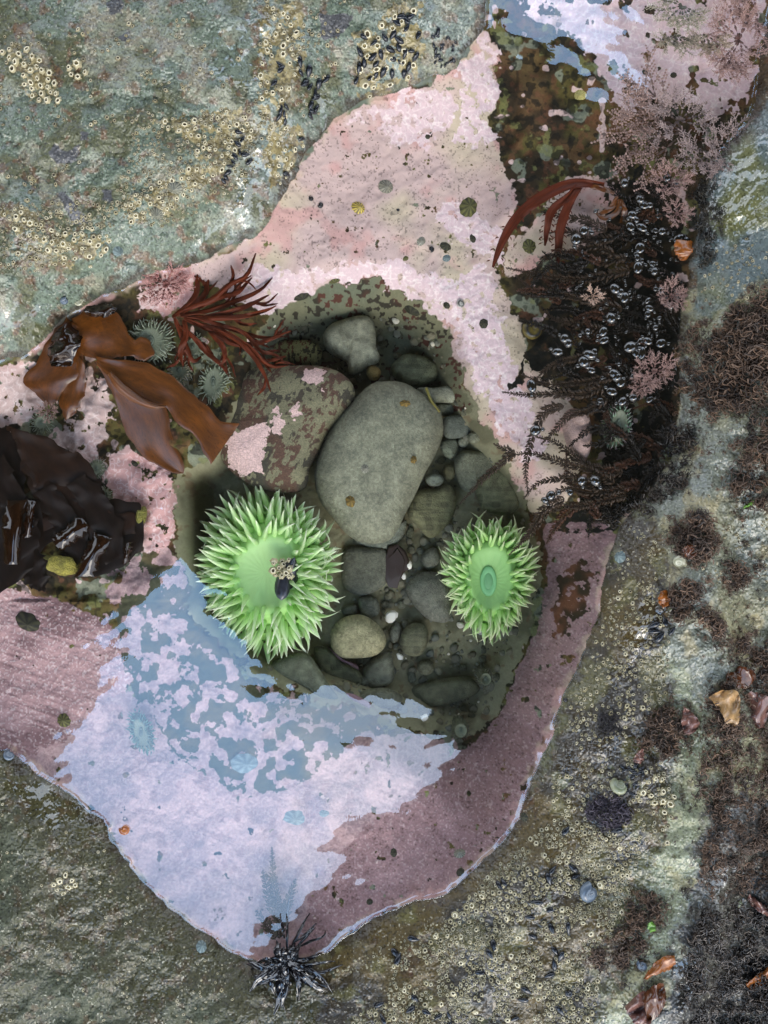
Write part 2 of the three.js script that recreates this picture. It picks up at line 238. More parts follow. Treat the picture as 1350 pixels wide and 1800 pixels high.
function rockTextures() {
  const col = new Uint8Array(TXW * TXH * 4), bmp = new Uint8Array(TXW * TXH * 4), rgh = new Uint8Array(TXW * TXH * 4);
  const enc = new Uint8Array(4097); for (let i = 0; i <= 4096; i++) { const v = i / 4096; enc[i] = Math.round(255 * (v <= 0.0031308 ? v * 12.92 : 1.055 * Math.pow(v, 1 / 2.4) - 0.055)); }
  const hg = new Float32Array(GW * GH); for (let j = 0; j < GH; j++) for (let i = 0; i < GW; i++) hg[j * GW + i] = height(GX0 + i * GST, GY0 + j * GST);
  const N = {};
  for (let j = 0; j < TXH; j++) for (let i = 0; i < TXW; i++) {
    const ux = TX0 + (i + 0.5) / TXW * TW, uy = TY0 + (j + 0.5) / TXH * TH;
    const k = 1 / (1 - samp(hg, ux, uy) / EYE), px = 675 + (ux - 675) * k, py = 900 + (uy - 900) * k;
    const w1 = vn(px / 31, py / 31), w2 = vn(px / 29 + 60, py / 29 + 20), w3 = vn(px / 9 + 5, py / 9), w4 = vn(px / 9, py / 9 + 70), w5 = vn(px / 3.4, py / 3.4 + 30), w6 = vn(px / 3.4 + 90, py / 3.4);
    const wx = 11 * w1 + 6 * w3 + 3 * w5, wy = 11 * w2 + 6 * w4 + 3 * w6;
    N.a = fbm(px / 120 + 2, py / 120, 3); N.b = fbm(px / 42 + 9, py / 42 + 4, 3); N.c = fbm(px / 15 + 1, py / 15 + 8, 3); N.d = vn(px / 2.6 + 11, py / 2.6); N.e = 0.6 * vn(px / 1.7, py / 1.7) + 0.5 * w5; N.f = w3 * 0.6 + vn(px / 5.2 + 33, py / 5.2) * 0.6; N.g = vn((px + py * 0.6) / 60, (py - px * 0.35) / 5); N.h = fbm(px / 55 + 60, py / 55 + 30, 3); N.i = fbm(px / 20 + 80, py / 20 + 10, 2);
    const d = samp(gPool, ux + 7 * vn(ux / 45, uy / 45) + 2.5 * vn(ux / 12, uy / 12), uy + 7 * vn(ux / 45 + 40, uy / 45 + 9) + 2.5 * vn(ux / 12 + 3, uy / 12 + 31));
    let c, bump, rough, spec = 0.12;
    if (d < 0) {
      c = vary(bare(px, py, N), 0.42, N.e); bump = 0.5 + 0.16 * N.d + 0.34 * w5 + 0.34 * w3;
      for (const l of dry) { const s = samp(l.g, px + wx * l.w, py + wy * l.w); if (s > -l.edge) { let a = sst(-l.edge, l.edge, s); if (l.hole < 9) a *= sst(l.hole + 0.04, l.hole, fbm(px / l.hs, py / l.hs, 3)); if (a > 0) c = blend(c, l.f(px, py, N), a); } }
      // grit, shell specks and small pits
      if (N.d > 0.7 && N.c > -0.1) c = blend(c, C.white, 0.4); else if (N.d < -0.5) c = blend(c, C.black, 0.5);
      const edge = sst(-16, -1, d + 9 * w3 + 5 * w1); c = blend(c, dryRim, 0.85 * edge * sst(0.35, -0.1, N.b));
      rough = 0.36 + 0.22 * N.b + 0.1 * N.d; { const s = samp(gWet, px + wx * 1.6, py + wy * 1.6); if (s > -6) rough = mixf(rough, 0.1 + 0.06 * N.c, sst(-6, 4, s)); if (s > 0) bump = mixf(bump, 0.5 + 0.1 * w3, 0.7); spec = mixf((px < 620 && py > 1200 ? 0.3 : 0.55) + 0.5 * N.a, 1, sst(-10, 5, s)); } 
    } else {
      c = bare(px, py, N); bump = 0.5 + 0.12 * w5;
      for (const l of crusts) {
        const s = samp(l.g, px + wx * l.w, py + wy * l.w);
        if (s > -l.edge) { let a = sst(-l.edge, l.edge, s); if (l.hole < 9) a *= sst(l.hole + 0.03, l.hole, fbm(px / l.hs + 7, py / l.hs + 3, 4)); if (a > 0) { c = blend(c, l.f(px, py, N), a); if (a > 0.5) bump = 0.62 + l.bump * (0.28 * N.f + 0.2 * N.d + 0.25 * N.g) + 0.06 * w5; } }
      }
      if (d < 12 && (px < 700 || py > 900)) { const r = sst(12, 3, d + 5 * w3) * sst(-0.3, 0.1, N.b); c = blend(c, rim(px, py, N), 0.7 * r); }
      rough = 0.8;
    }
    const o = (j * TXW + i) * 4;
    for (let q = 0; q < 3; q++) { col[o + q] = enc[Math.round(clamp(c[q], 0.004, 0.9) * 4096)]; bmp[o + q] = Math.round(255 * clamp(bump)); rgh[o + q] = Math.round(255 * clamp(rough, 0.12, 1)); }
    col[o + 3] = bmp[o + 3] = 255; rgh[o + 3] = Math.round(255 * clamp(spec));
  }
  const t = (a, srgb) => { const x = new THREE.DataTexture(a, TXW, TXH, THREE.RGBAFormat); x.magFilter = x.minFilter = THREE.LinearFilter; if (srgb) x.colorSpace = THREE.SRGBColorSpace; x.needsUpdate = true; return x; };
  return [t(col, true), t(bmp), t(rgh)];
}
const [rockMap, rockBump, rockRough] = rockTextures();
const rockMat = phys({ map: rockMap, bumpMap: rockBump, bumpScale: 0.0015, roughnessMap: rockRough, roughness: 1, ior: 1.8, specularIntensityMap: rockRough });
{
  const st = 2.6, nx = Math.round(TW / st), ny = Math.round(TH / st), pos = new Float32Array((nx + 1) * (ny + 1) * 3), uv = new Float32Array((nx + 1) * (ny + 1) * 2), idx = new Uint32Array(nx * ny * 6);
  let p = 0, u = 0, q = 0;
  for (let j = 0; j <= ny; j++) for (let i = 0; i <= nx; i++) {
    const x = TX0 + i / nx * TW, y = TY0 + j / ny * TH;
    pos[p++] = (x - 675) * UNIT; pos[p++] = height(x, y); pos[p++] = (y - 900) * UNIT; uv[u++] = i / nx; uv[u++] = j / ny;
  }
  for (let j = 0; j < ny; j++) for (let i = 0; i < nx; i++) { const a = j * (nx + 1) + i, b = a + nx + 1; idx[q++] = a; idx[q++] = b; idx[q++] = a + 1; idx[q++] = a + 1; idx[q++] = b; idx[q++] = b + 1; }
  const g = new THREE.BufferGeometry(); g.setAttribute('position', new THREE.BufferAttribute(pos, 3)); g.setAttribute('uv', new THREE.BufferAttribute(uv, 2)); g.setIndex(new THREE.BufferAttribute(idx, 1)); g.computeVertexNormals();
  tag(mesh('bedrock_terrain', g, rockMat), 'wet shore rock hollowed into a pool with pink crust on its sides', null, null, 'structure');
}
// plain rock going on round it
const plainTex = (() => {
  const n = 512, a = new Uint8Array(n * n * 4), b = new Uint8Array(n * n * 4);
  for (let j = 0; j < n; j++) for (let i = 0; i < n; i++) {
    const f = 256 / n, x = i * f, y = j * f, q = 0.5 * vn(x / 4, y / 4) + 0.3 * vn(x, y) + 0.2 * vn(x / 16, y / 16), o = (j * n + i) * 4;
    a[o] = 104 + 40 * q; a[o + 1] = 108 + 36 * q; a[o + 2] = 90 + 34 * q; b[o] = b[o + 1] = b[o + 2] = 128 + 90 * q; a[o + 3] = b[o + 3] = 255;
  }
  return [a, b].map((d, k) => { const t = new THREE.DataTexture(d, n, n, THREE.RGBAFormat); t.wrapS = t.wrapT = THREE.RepeatWrapping; t.magFilter = THREE.LinearFilter; if (!k) t.colorSpace = THREE.SRGBColorSpace; t.needsUpdate = true; return t; });
})();
const plainMat = phys({ map: plainTex[0], bumpMap: plainTex[1], bumpScale: 0.003, roughness: 0.55 });
{
  const xs = [], ys = [], pos = [], uv = [], idx = [];
  const X0 = TX0, X1 = TX0 + TW, Y0 = TY0, Y1 = TY0 + TH;
  for (let k = -6000; k < X0 - 60; k += 180) xs.push(k); for (let k = X0; k < X1 - 20; k += 27.5) xs.push(k); for (let k = X1; k < 7400; k += 180) xs.push(k);
  for (let k = -6000; k < Y0 - 60; k += 180) ys.push(k); for (let k = Y0; k < Y1 - 20; k += 30) ys.push(k); for (let k = Y1; k < 7800; k += 180) ys.push(k);
  for (const y of ys) for (const x of xs) {
    const cx = clamp(x, X0, X1), cy = clamp(y, Y0, Y1), e = Math.hypot(x - cx, y - cy);
    const h = height(cx, cy) * Math.exp(-e / 500) + (0.05 + 0.09 * fbm(x / 900, y / 900, 4)) * (1 - Math.exp(-e / 500)) - (e === 0 ? 0.006 : 0), ix = x === X0 ? 25 : x === X1 ? -25 : 0, iy = y === Y0 ? 25 : y === Y1 ? -25 : 0;
    pos.push((x + (e === 0 ? ix : 0) - 675) * UNIT, h, (y + (e === 0 ? iy : 0) - 900) * UNIT); uv.push(x * UNIT * 2.2, y * UNIT * 2.2);
  }
  const nx = xs.length;
  for (let j = 0; j + 1 < ys.length; j++) for (let i = 0; i + 1 < nx; i++) {
    if (xs[i] >= X0 && xs[i + 1] <= X1 && ys[j] >= Y0 && ys[j + 1] <= Y1) continue;
    const a = j * nx + i, b = a + nx; idx.push(a, b, a + 1, a + 1, b, b + 1);
  }
  tag(mesh('shore_terrain', geom(pos, idx, uv), plainMat), 'bare shore rock going on around the pool', null, null, 'structure');
}

// ---------------------------------------------------------------- water: a rippled sheet that creeps up where it meets the rock
const waterNormal = (() => {
  const n = 1024, a = new Uint8Array(n * n * 4);
  for (let j = 0; j < n; j++) for (let i = 0; i < n; i++) {
    const x = i / n * 1650, y = j / n * 2100;
    const q = 0.62 * vn(x / 120, y / 75 + 11) + 0.30 * vn(x / 46 + 20, y / 30) + 0.09 * vn(x / 20 + 50, y / 15), o = (j * n + i) * 4;
    a[o] = a[o + 1] = a[o + 2] = clamp(128 + 120 * q, 0, 255); a[o + 3] = 255;
  }
  const t = new THREE.DataTexture(a, n, n, THREE.RGBAFormat); t.magFilter = THREE.LinearFilter; t.needsUpdate = true; return t;
})();
const waterMat = phys({ color: 0xffffff, roughness: 0.0, transmission: 1, thickness: 0, ior: 1.8, bumpMap: waterNormal, bumpScale: 0.0012 });
{
  const st = 3, nx = Math.round(TW / st), ny = Math.round(TH / st), id = new Int32Array((nx + 1) * (ny + 1)).fill(-1), pos = [], uv = [], idx = [];
  const hh = new Float32Array((nx + 1) * (ny + 1)), dd = new Float32Array((nx + 1) * (ny + 1));
  for (let j = 0; j <= ny; j++) for (let i = 0; i <= nx; i++) {
    const x = TX0 + i * st, y = TY0 + j * st, d = samp(gPool, x + 7 * vn(x / 45, y / 45) + 2.5 * vn(x / 12, y / 12), y + 7 * vn(x / 45 + 40, y / 45 + 9) + 2.5 * vn(x / 12 + 3, y / 12 + 31));
    dd[j * (nx + 1) + i] = d;
    if (d > -22) { id[j * (nx + 1) + i] = pos.length / 3; pos.push((x - 675) * UNIT, (d > 0 ? 0.0015 * Math.exp(-d / 2.6) : 0.0015 + 0.00045 * d), (y - 900) * UNIT); uv.push(i / nx, j / ny); }
  }
  for (let j = 0; j < ny; j++) for (let i = 0; i < nx; i++) {
    const a = id[j * (nx + 1) + i], b = id[(j + 1) * (nx + 1) + i], c = id[j * (nx + 1) + i + 1], e = id[(j + 1) * (nx + 1) + i + 1];
    if (a < 0 || b < 0 || c < 0 || e < 0) continue;
    idx.push(a, b, c, c, b, e);
  }
  tag(mesh('water', geom(pos, idx, uv), waterMat), 'clear still water of the tide pool mirroring a patch of sky', null, null, 'structure');
}

// ---------------------------------------------------------------- the rock arch overhead, known only from what the water mirrors
{
  const AH = 1.8, R = 1 + AH / EYE;
  const out = [[-1500, -300], [-400, -900], [500, -900], [780, -300], [846, -40], [858, 22], [930, 60], [1010, 92], [1080, 140], [1130, 164], [1150, 120], [1122, 66], [1088, 0], [1064, -120], [1120, -420], [1700, -700], [2300, -200], [2400, 600], [2100, 1050], [1560, 1300], [1280, 1560], [1080, 1800], [800, 1980], [600, 2000], [440, 1900], [420, 1780], [440, 1690], [505, 1640], [560, 1556], [640, 1470], [700, 1432], [760, 1370], [812, 1312], [770, 1300], [715, 1270], [690, 1245], [640, 1256], [590, 1228], [540, 1232], [500, 1205], [440, 1180], [420, 1120], [380, 1060], [342, 1000], [316, 944], [300, 950], [240, 1055], [160, 1210], [136, 1285], [70, 1400], [-100, 1620], [-500, 1900], [-1300, 1900], [-1700, 1000]];
  const sh = new THREE.Shape(out.map(p => new THREE.Vector2((p[0] - 675) * UNIT * R, -(p[1] - 900) * UNIT * R)));
  const g = new THREE.ExtrudeGeometry(sh, { depth: 0.12, bevelEnabled: false, curveSegments: 4 });
  g.rotateX(-Math.PI / 2); g.translate(0, AH, 0);
  const leg = (x, z, w, d) => { const b = new THREE.BoxGeometry(w, AH + 0.6, d, 6, 8, 6); const p = b.attributes.position; for (let i = 0; i < p.count; i++) { const X = p.getX(i), Y = p.getY(i), Z = p.getZ(i); p.setXYZ(i, X + 0.2 * fbm(Y * 2 + x, Z * 2 + 4, 3), Y, Z + 0.2 * fbm(X * 2 + 8, Y * 2 + z, 3)); } b.translate(x, AH / 2 + 0.2, z); b.computeVertexNormals(); return b.toNonIndexed(); };
  const strip = (q) => { const r = new THREE.BufferGeometry(); r.setAttribute('position', q.attributes.position); r.setAttribute('uv', q.attributes.uv); return r; };
  const all = mergeGeometries([strip(g.index ? g.toNonIndexed() : g), strip(leg(-3.3, 0.5, 0.8, 1.8)), strip(leg(2.3, -0.5, 0.7, 1.4))]); all.computeVertexNormals();
  tag(mesh('cliff_terrain', all, phys({ color: rgb(L3(70, 66, 58)), roughness: 0.95 })), 'dark rock overhang above the pool, seen only as a reflection', null, null, 'structure');
}
// ---------------------------------------------------------------- stones in the pool
function tile(n, f, srgb = true) {
  const a = new Uint8Array(n * n * 4);
  for (let j = 0; j < n; j++) for (let i = 0; i < n; i++) { const c = f(i * 256 / n, j * 256 / n), o = (j * n + i) * 4; a[o] = clamp(c[0], 0, 255); a[o + 1] = clamp(c[1], 0, 255); a[o + 2] = clamp(c[2], 0, 255); a[o + 3] = 255; }
  const t = new THREE.DataTexture(a, n, n, THREE.RGBAFormat); t.wrapS = t.wrapT = THREE.RepeatWrapping; t.magFilter = THREE.LinearFilter; if (srgb) t.colorSpace = THREE.SRGBColorSpace; t.needsUpdate = true; return t;
}
const grainBump = tile(512, (x, y) => { const q = 128 + 60 * vn(x, y) + 40 * vn(x / 2, y / 2) + 30 * vn(x / 8, y / 8); return [q, q, q]; }, false);
const grainMap = tile(512, (x, y) => { const q = 200 + 22 * vn(x, y) + 24 * vn(x / 4, y / 4) + 22 * vn(x / 16, y / 16), s = vn(x * 1.0 + 9, y + 3) > 0.8 ? 42 : 0; return [q + s, q + s, q + s]; });
const mottleMap = tile(512, (x, y) => { const q = vn(x / 4, y / 8) * 0.7 + vn(x / 2 + 8, y / 2) * 0.4, p = vn(x / 16 + 3, y / 16), k = 210 + 20 * vn(x, y); return q > 0.12 ? [k * (0.45 + 0.25 * (p > 0.1)), k * 0.42, k * 0.36] : [k, k, k * 0.92]; });
const veinMap = tile(512, (x, y) => { const v = Math.abs(vn(x / 16, y / 8) + 0.4 * vn(x / 4, y / 4)), q = 196 + 20 * vn(x, y) + 26 * vn(x / 8 + 5, y / 8) + (v < 0.025 ? 40 : 0); return [q, q, q * 0.97]; }), bandMap = tile(512, (x, y) => { const q = 196 + 18 * vn(x, y) + 22 * vn(x / 32, y / 4) + 20 * vn(x / 8, y / 8), b = vn(x / 16 + 7, y / 16) > 0.35 ? 0.86 : 1; return [q * b, q * b * 1.0, q * b * 0.9]; });
const stoneMats = {};
function stoneMat(c, mottled) { const key = c.join() + !!mottled; return stoneMats[key] ??= phys({ color: rgb(blend(L3(...c), L3(110, 117, 100), 0.35), 1.65), map: mottled ? mottleMap : [grainMap, veinMap, bandMap][(c[0] + c[1]) % 3], bumpMap: grainBump, bumpScale: 0.0012, roughness: 0.85 }); }
// a solid from its plan outline: undercut below, domed or flat above
function solid(outline, yMid, up, down, o = {}) {
  const n = o.n ?? 40, ring = smooth(outline, n), flat = o.flat ?? 0.55, rings = 11, pos = [], uv = [], idx = [];
  let cx = 0, cy = 0; for (const p of ring) { cx += p[0] / n; cy += p[1] / n; }
  const sx = o.seed ?? rnd() * 90, amp = o.amp ?? 0.03;
  for (let k = 0; k <= rings; k++) {
    const ph = -0.5 * Math.PI + k / rings * Math.PI, r = Math.pow(Math.max(0, Math.cos(ph)), flat), s = Math.sin(ph), h = s > 0 ? up * Math.pow(s, 0.9) : down * -Math.pow(-s, 0.9);
    for (let i = 0; i < n; i++) {
      const q = ring[i], wob = 1 + amp * vn(i / n * 12 + sx, k * 0.6 + sx), x = cx + (q[0] - cx) * r * wob, y = cy + (q[1] - cy) * r * wob;
      const tip = o.tilt ? ((q[0] - cx) * o.tilt[0] + (q[1] - cy) * o.tilt[1]) * r * UNIT : 0;
      const p = at(x, y, yMid); pos.push(p.x, yMid + h + tip + (s > 0 ? amp * up * 2.2 * vn(x / 22 + sx, y / 22) * s : 0), p.z); uv.push(p.x * 7 + sx, p.z * 7);
    }
  }
  for (let k = 0; k < rings; k++) for (let i = 0; i < n; i++) { const a = k * n + i, b = k * n + (i + 1) % n; idx.push(a, a + n, b, b, a + n, b + n); }
  return geom(pos, idx, uv);
}
const onFloor = (pts) => { let m = 1e9, cx = 0, cy = 0; for (const p of pts) { cx += p[0] / pts.length; cy += p[1] / pts.length; } return Math.min(m, groundY(cx, cy)); };
function stone(name, label, pts, c, o = {}) {
  const base = o.y ?? onFloor(pts), up = o.up ?? 0.02, g = solid(pts, base + (o.lift ?? up * 0.5), up, o.down ?? up * 1.2, o);
  return tag(mesh(name, g, o.mat ?? stoneMat(c, o.mottled)), label, 'stone', o.group);
}
const disc = (x, y, rx, ry = rx, turn = 0, n = 10) => Array.from({ length: n }, (_, i) => { const a = i / n * 2 * Math.PI, u = rx * Math.cos(a), v = ry * Math.sin(a); return [x + u * Math.cos(turn) - v * Math.sin(turn), y + u * Math.sin(turn) + v * Math.cos(turn)]; });
stone('boulder', 'largest smooth grey green boulder in the middle of the pool', [[675, 670], [709, 672], [740, 690], [767, 712], [777, 740], [777, 767], [764, 801], [747, 832], [730, 870], [712, 905], [700, 932], [685, 950], [661, 956], [630, 952], [608, 938], [585, 910], [562, 880], [553, 838], [563, 795], [593, 736], [624, 702], [651, 678]], [128, 126, 106], { y: -0.125, up: 0.07, down: 0.06, lift: 0.01, flat: 0.5, n: 64, amp: 0.018, mat: phys({ color: rgb(L3(126, 126, 104), 1.5), map: grainMap, bumpMap: grainBump, bumpScale: 0.0009, roughness: 0.85 }) });
// a slab with pink crust patches, its patches traced too
const slabPts = [[372, 760], [385, 690], [420, 655], [480, 645], [570, 645], [600, 655], [617, 670], [624, 692], [604, 725], [576, 757], [556, 795], [542, 820], [534, 856], [470, 862], [420, 838], [400, 820]];
const slabMat = (() => {
  const g = sdfGrid([[[405, 770], [450, 755], [470, 745], [480, 760], [470, 790], [466, 830], [430, 836], [405, 820]], [[482, 742], [495, 734], [507, 748], [500, 765], [486, 772]], [[514, 718], [532, 714], [530, 735], [516, 744]], [[534, 656], [556, 650], [573, 654], [570, 672], [560, 684], [536, 676]], [[566, 686], [576, 688], [570, 698]], [[484, 720], [498, 722], [494, 733], [484, 730]]]);
  const x0 = 340, y0 = 620, w = 310, h = 260, n = 512, a = new Uint8Array(n * n * 4);
  for (let j = 0; j < n; j++) for (let i = 0; i < n; i++) {
    const x = x0 + i / n * w, y = y0 + j / n * h, s = samp(g, x + 5 * vn(x / 6, y / 6) + 3 * vn(x / 2.5, y / 2.5), y + 5 * vn(x / 6 + 30, y / 6)), o = (j * n + i) * 4, e = vn(x / 1.6, y / 1.6);
    const sp = 0.6 * fbm((x + y * 0.5) / 5, (y - x * 0.4) / 8, 3) + 0.5 * fbm(x / 22, y / 22, 3), big = fbm(x / 50, y / 50, 2);
    let c = blend([112, 108, 82], blend([58, 54, 42], [82, 58, 44], sst(-0.1, 0.2, big)), sst(-0.06, 0.06, sp - mixf(0.06, -0.14, sst(40, -60, x - y * 0.6 - 40))));
    if (s > 0) c = [206, 174, 166]; const k = 1 + 0.12 * e; a[o] = c[0] * k; a[o + 1] = c[1] * k; a[o + 2] = c[2] * k; a[o + 3] = 255;
  }
  const t = new THREE.DataTexture(a, n, n, THREE.RGBAFormat); t.magFilter = THREE.LinearFilter; t.colorSpace = THREE.SRGBColorSpace; t.needsUpdate = true;
  return phys({ map: t, bumpMap: grainBump, bumpScale: 0.001, roughness: 0.85, color: 0xffffff });
})();
{
  const yM = -0.085, g = solid(slabPts, yM, 0.035, 0.09, { flat: 0.42, n: 56, amp: 0.03, seed: 3 }), p = g.attributes.position, u = g.attributes.uv;
  for (let i = 0; i < p.count; i++) { const k = 1 / (1 - yM / EYE), x = p.getX(i) / UNIT * k + 675, y = p.getZ(i) / UNIT * k + 900; u.setXY(i, (x - 340) / 310, (y - 620) / 260); }
  tag(mesh('slab', g, slabMat), 'dark spotted rock slab with pink crust patches beside the largest boulder', 'stone');
}
const stones = [
  ['pale blocky stone with a ridge, uppermost in the pool', [[568, 590], [586, 570], [630, 558], [653, 560], [660, 583], [663, 617], [668, 631], [651, 645], [615, 658], [610, 637], [590, 624], [570, 610]], [156, 154, 134], { up: 0.035, flat: 0.35, amp: 0.05 }],
  ['long yellowish stone behind the spotted slab', [[466, 607], [491, 600], [556, 603], [566, 624], [552, 641], [508, 641], [471, 634]], [138, 128, 78], { up: 0.02, mottled: 1 }],
  ['small orange tan stone between the blocky stone and the boulder', [[645, 646], [652, 642], [668, 650], [667, 664], [652, 668], [645, 660]], [176, 138, 72], { up: 0.015, lift: 0.02 }],
  ['broad grey stone above the boulder with rounded corners', [[685, 651], [709, 624], [747, 629], [769, 644], [770, 665], [747, 678], [723, 682], [699, 668]], [116, 120, 104], { up: 0.025, flat: 0.4 }],
  ['pale rod shaped stone beside the boulder top', [[733, 684], [760, 682], [794, 680], [811, 692], [805, 706], [770, 707], [747, 706]], [158, 160, 140], { up: 0.018, lift: 0.02 }],
  ['short pale stone under the rod shaped one', [[766, 711], [785, 710], [800, 712], [798, 726], [780, 731], [768, 724]], [140, 146, 136], { up: 0.014 }],
  ['dark slate stone with square corners against the pink wall', [[779, 737], [798, 730], [828, 735], [832, 757], [808, 770], [783, 767]], [84, 88, 86], { up: 0.018, flat: 0.35 }],
  ['pale wedge shaped stone below the dark slate one', [[776, 776], [801, 772], [806, 788], [793, 806], [777, 796]], [142, 148, 142], { up: 0.014, flat: 0.35 }],
  ['small round pebble next to the wedge shaped stone', disc(815, 777, 10), [134, 130, 108], { up: 0.009 }],
  ['round pebble touching the pink wall below the slate stone', disc(833, 769, 12, 10), [120, 118, 100], { up: 0.01 }],
  ['angular olive block with a pale vein above the smaller green anemone', [[808, 794], [835, 792], [862, 796], [876, 815], [850, 838], [838, 850], [834, 866], [812, 859], [798, 818]], [118, 116, 92], { up: 0.024, flat: 0.32 }],
  ['broad flat block leaning on the pink wall above the smaller green anemone', [[838, 852], [873, 818], [900, 850], [912, 892], [880, 906], [846, 893]], [110, 108, 86], { up: 0.022, flat: 0.32 }],
  ['smooth blue grey pebble right of the boulder', disc(764, 843, 16, 12, 0.1), [112, 118, 122], { up: 0.012, lift: 0.03 }],
  ['brown tan stone above the blue grey pebble', [[781, 818], [797, 818], [800, 836], [790, 848], [780, 838]], [124, 112, 84], { up: 0.012 }],
  ['flat olive stone below the blue grey pebble', [[735, 862], [762, 858], [790, 852], [802, 885], [792, 915], [775, 935], [757, 947], [733, 925], [716, 905], [722, 880]], [118, 112, 86], { up: 0.018, flat: 0.38 }],
  ['thin grey slab under the lower end of the boulder', [[620, 948], [658, 950], [699, 926], [714, 912], [709, 940], [685, 964], [650, 963]], [112, 114, 104], { up: 0.012, flat: 0.35 }],
  ['wide dark flat stone between the anemones', [[608, 962], [640, 962], [676, 964], [684, 992], [678, 1027], [631, 1047], [604, 1030], [600, 995]], [84, 78, 64], { up: 0.012, flat: 0.32 }],
  ['large smooth mauve grey stone beside the smaller green anemone', [[713, 1030], [736, 1008], [764, 1006], [785, 1018], [792, 1057], [790, 1091], [756, 1090], [736, 1073], [719, 1049]], [104, 100, 88], { up: 0.024 }],
  ['small dark stone left of the smaller green anemone', [[740, 977], [764, 962], [774, 985], [766, 996], [747, 998]], [86, 82, 70], { up: 0.014 }],
  ['small flat dark pebble above the oval yellowish stone', [[600, 1070], [616, 1063], [627, 1064], [625, 1080], [606, 1082]], [72, 70, 60], { up: 0.01 }],
  ['rounded grey pebble touching the oval yellowish stone', [[631, 1052], [648, 1048], [663, 1054], [666, 1078], [650, 1086], [636, 1082]], [92, 88, 74], { up: 0.014 }],
  ['oval yellowish stone below the larger green anemone', [[581, 1115], [590, 1095], [617, 1081], [644, 1084], [672, 1108], [679, 1129], [665, 1149], [631, 1156], [597, 1153], [583, 1136]], [168, 156, 112], { up: 0.03, lift: 0.025, amp: 0.015 }],
  ['grey block under the oval yellowish stone', [[639, 1176], [658, 1155], [685, 1147], [692, 1170], [690, 1197], [660, 1210], [641, 1200]], [112, 108, 92], { up: 0.022, flat: 0.38 }],
  ['round grey stone right of the oval yellowish one', [[706, 1112], [723, 1096], [747, 1098], [753, 1125], [738, 1152], [713, 1149], [703, 1132]], [106, 100, 84], { up: 0.02 }],
  ['small grey stone squeezed between two rounder ones', [[686, 1103], [698, 1094], [706, 1104], [702, 1122], [692, 1130], [684, 1118]], [98, 94, 80], { up: 0.012 }],
  ['long olive slab under the lower edge of the larger anemone', [[470, 1172], [500, 1152], [539, 1149], [563, 1180], [578, 1204], [597, 1231], [583, 1240], [542, 1210], [500, 1190]], [104, 104, 84], { up: 0.014, flat: 0.32, mottled: 0 }],
  ['dark olive slab beneath the oval yellowish stone', [[553, 1139], [576, 1140], [600, 1162], [631, 1180], [644, 1207], [631, 1221], [590, 1207], [563, 1172]], [86, 84, 66], { up: 0.01, flat: 0.32 }],
  ['flat brown stone at the edge of the mirrored sky', [[625, 1222], [650, 1212], [678, 1210], [708, 1227], [692, 1242], [651, 1240]], [90, 84, 64], { up: 0.012, flat: 0.35 }],
  ['low olive stone at the foot of the mauve wall', [[723, 1212], [750, 1198], [781, 1193], [832, 1193], [842, 1212], [798, 1234], [747, 1238]], [88, 84, 58], { up: 0.015, flat: 0.38 }],
  ['small olive pebble below the round grey stone', disc(748, 1173, 15, 13), [96, 90, 64], { up: 0.012 }],
  ['pink crusted stone among the dark feathery seaweed', [[990, 730], [1002, 718], [1020, 722], [1034, 735], [1038, 765], [1034, 800], [1024, 812], [1008, 800], [996, 775]], [186, 148, 146], { y: -0.04, up: 0.022 }],
  ['pink rounded stone above the pink crusted one', disc(1018, 738, 18, 14, 0.3), [170, 134, 132], { y: -0.03, up: 0.018 }],
];
for (const [label, pts, c, o] of stones) stone('stone', label, pts, c, { ...o, group: 'stones lying in the deep part of the pool' });
{ // angular pebbles packed round the larger stones
  const geos = [0, 1, 2, 3, 4].map(v => { const g = mergeVertices(new THREE.DodecahedronGeometry(1, 1).deleteAttribute('normal').deleteAttribute('uv'), 1e-4), p = g.attributes.position; for (let i = 0; i < p.count; i++) { const k = 1 + 0.3 * vn(p.getX(i) * 1.3 + v * 7, p.getY(i) * 1.3 + p.getZ(i) * 0.9 + v); p.setXYZ(i, p.getX(i) * k, p.getY(i) * k * 0.62, p.getZ(i) * k * 0.8); } const u = []; for (let i = 0; i < p.count; i++) u.push(p.getX(i) * 0.2 + v, p.getZ(i) * 0.2); g.setAttribute('uv', new THREE.Float32BufferAttribute(u, 2)); g.computeVertexNormals(); return g; });
  for (const [label, poly, n] of [['small angular pebble packed beside the boulder and the pink wall', [[760, 690], [800, 690], [850, 790], [800, 800], [775, 830], [735, 870], [720, 900]], 16], ['small pebble packed between the boulder and the smaller green anemone', [[700, 930], [790, 900], [800, 960], [760, 1010], [700, 1010], [690, 960]], 14], ['small pebble packed around the oval yellowish stone', [[600, 1050], [700, 1030], [720, 1100], [700, 1190], [650, 1220], [560, 1150], [580, 1080]], 20], ['small pebble on the low floor near the mauve wall', [[720, 1150], [860, 1130], [880, 1190], [820, 1270], [720, 1260]], 16], ['small pebble beside the pale blocky stone', [[560, 560], [720, 590], [700, 650], [640, 660], [560, 650]], 10]])
    for (const [x, y, r] of fillSpots(poly, n, 6, 12)) { const m = mesh('pebble', geos[Math.floor(rnd() * 5)], stoneMat([[128, 124, 98], [112, 114, 102], [140, 130, 100], [98, 96, 82]][Math.floor(rnd() * 4)])); m.position.copy(ground(x, y, r * UNIT * 0.3)); m.rotation.set(rr(-0.3, 0.3), rr(0, 6.28), rr(-0.3, 0.3)); m.scale.setScalar(r * UNIT); tag(m, label, 'pebble', label.replace('small ', '').replace('pebble', 'pebbles').replace('angular ', '')); }
}
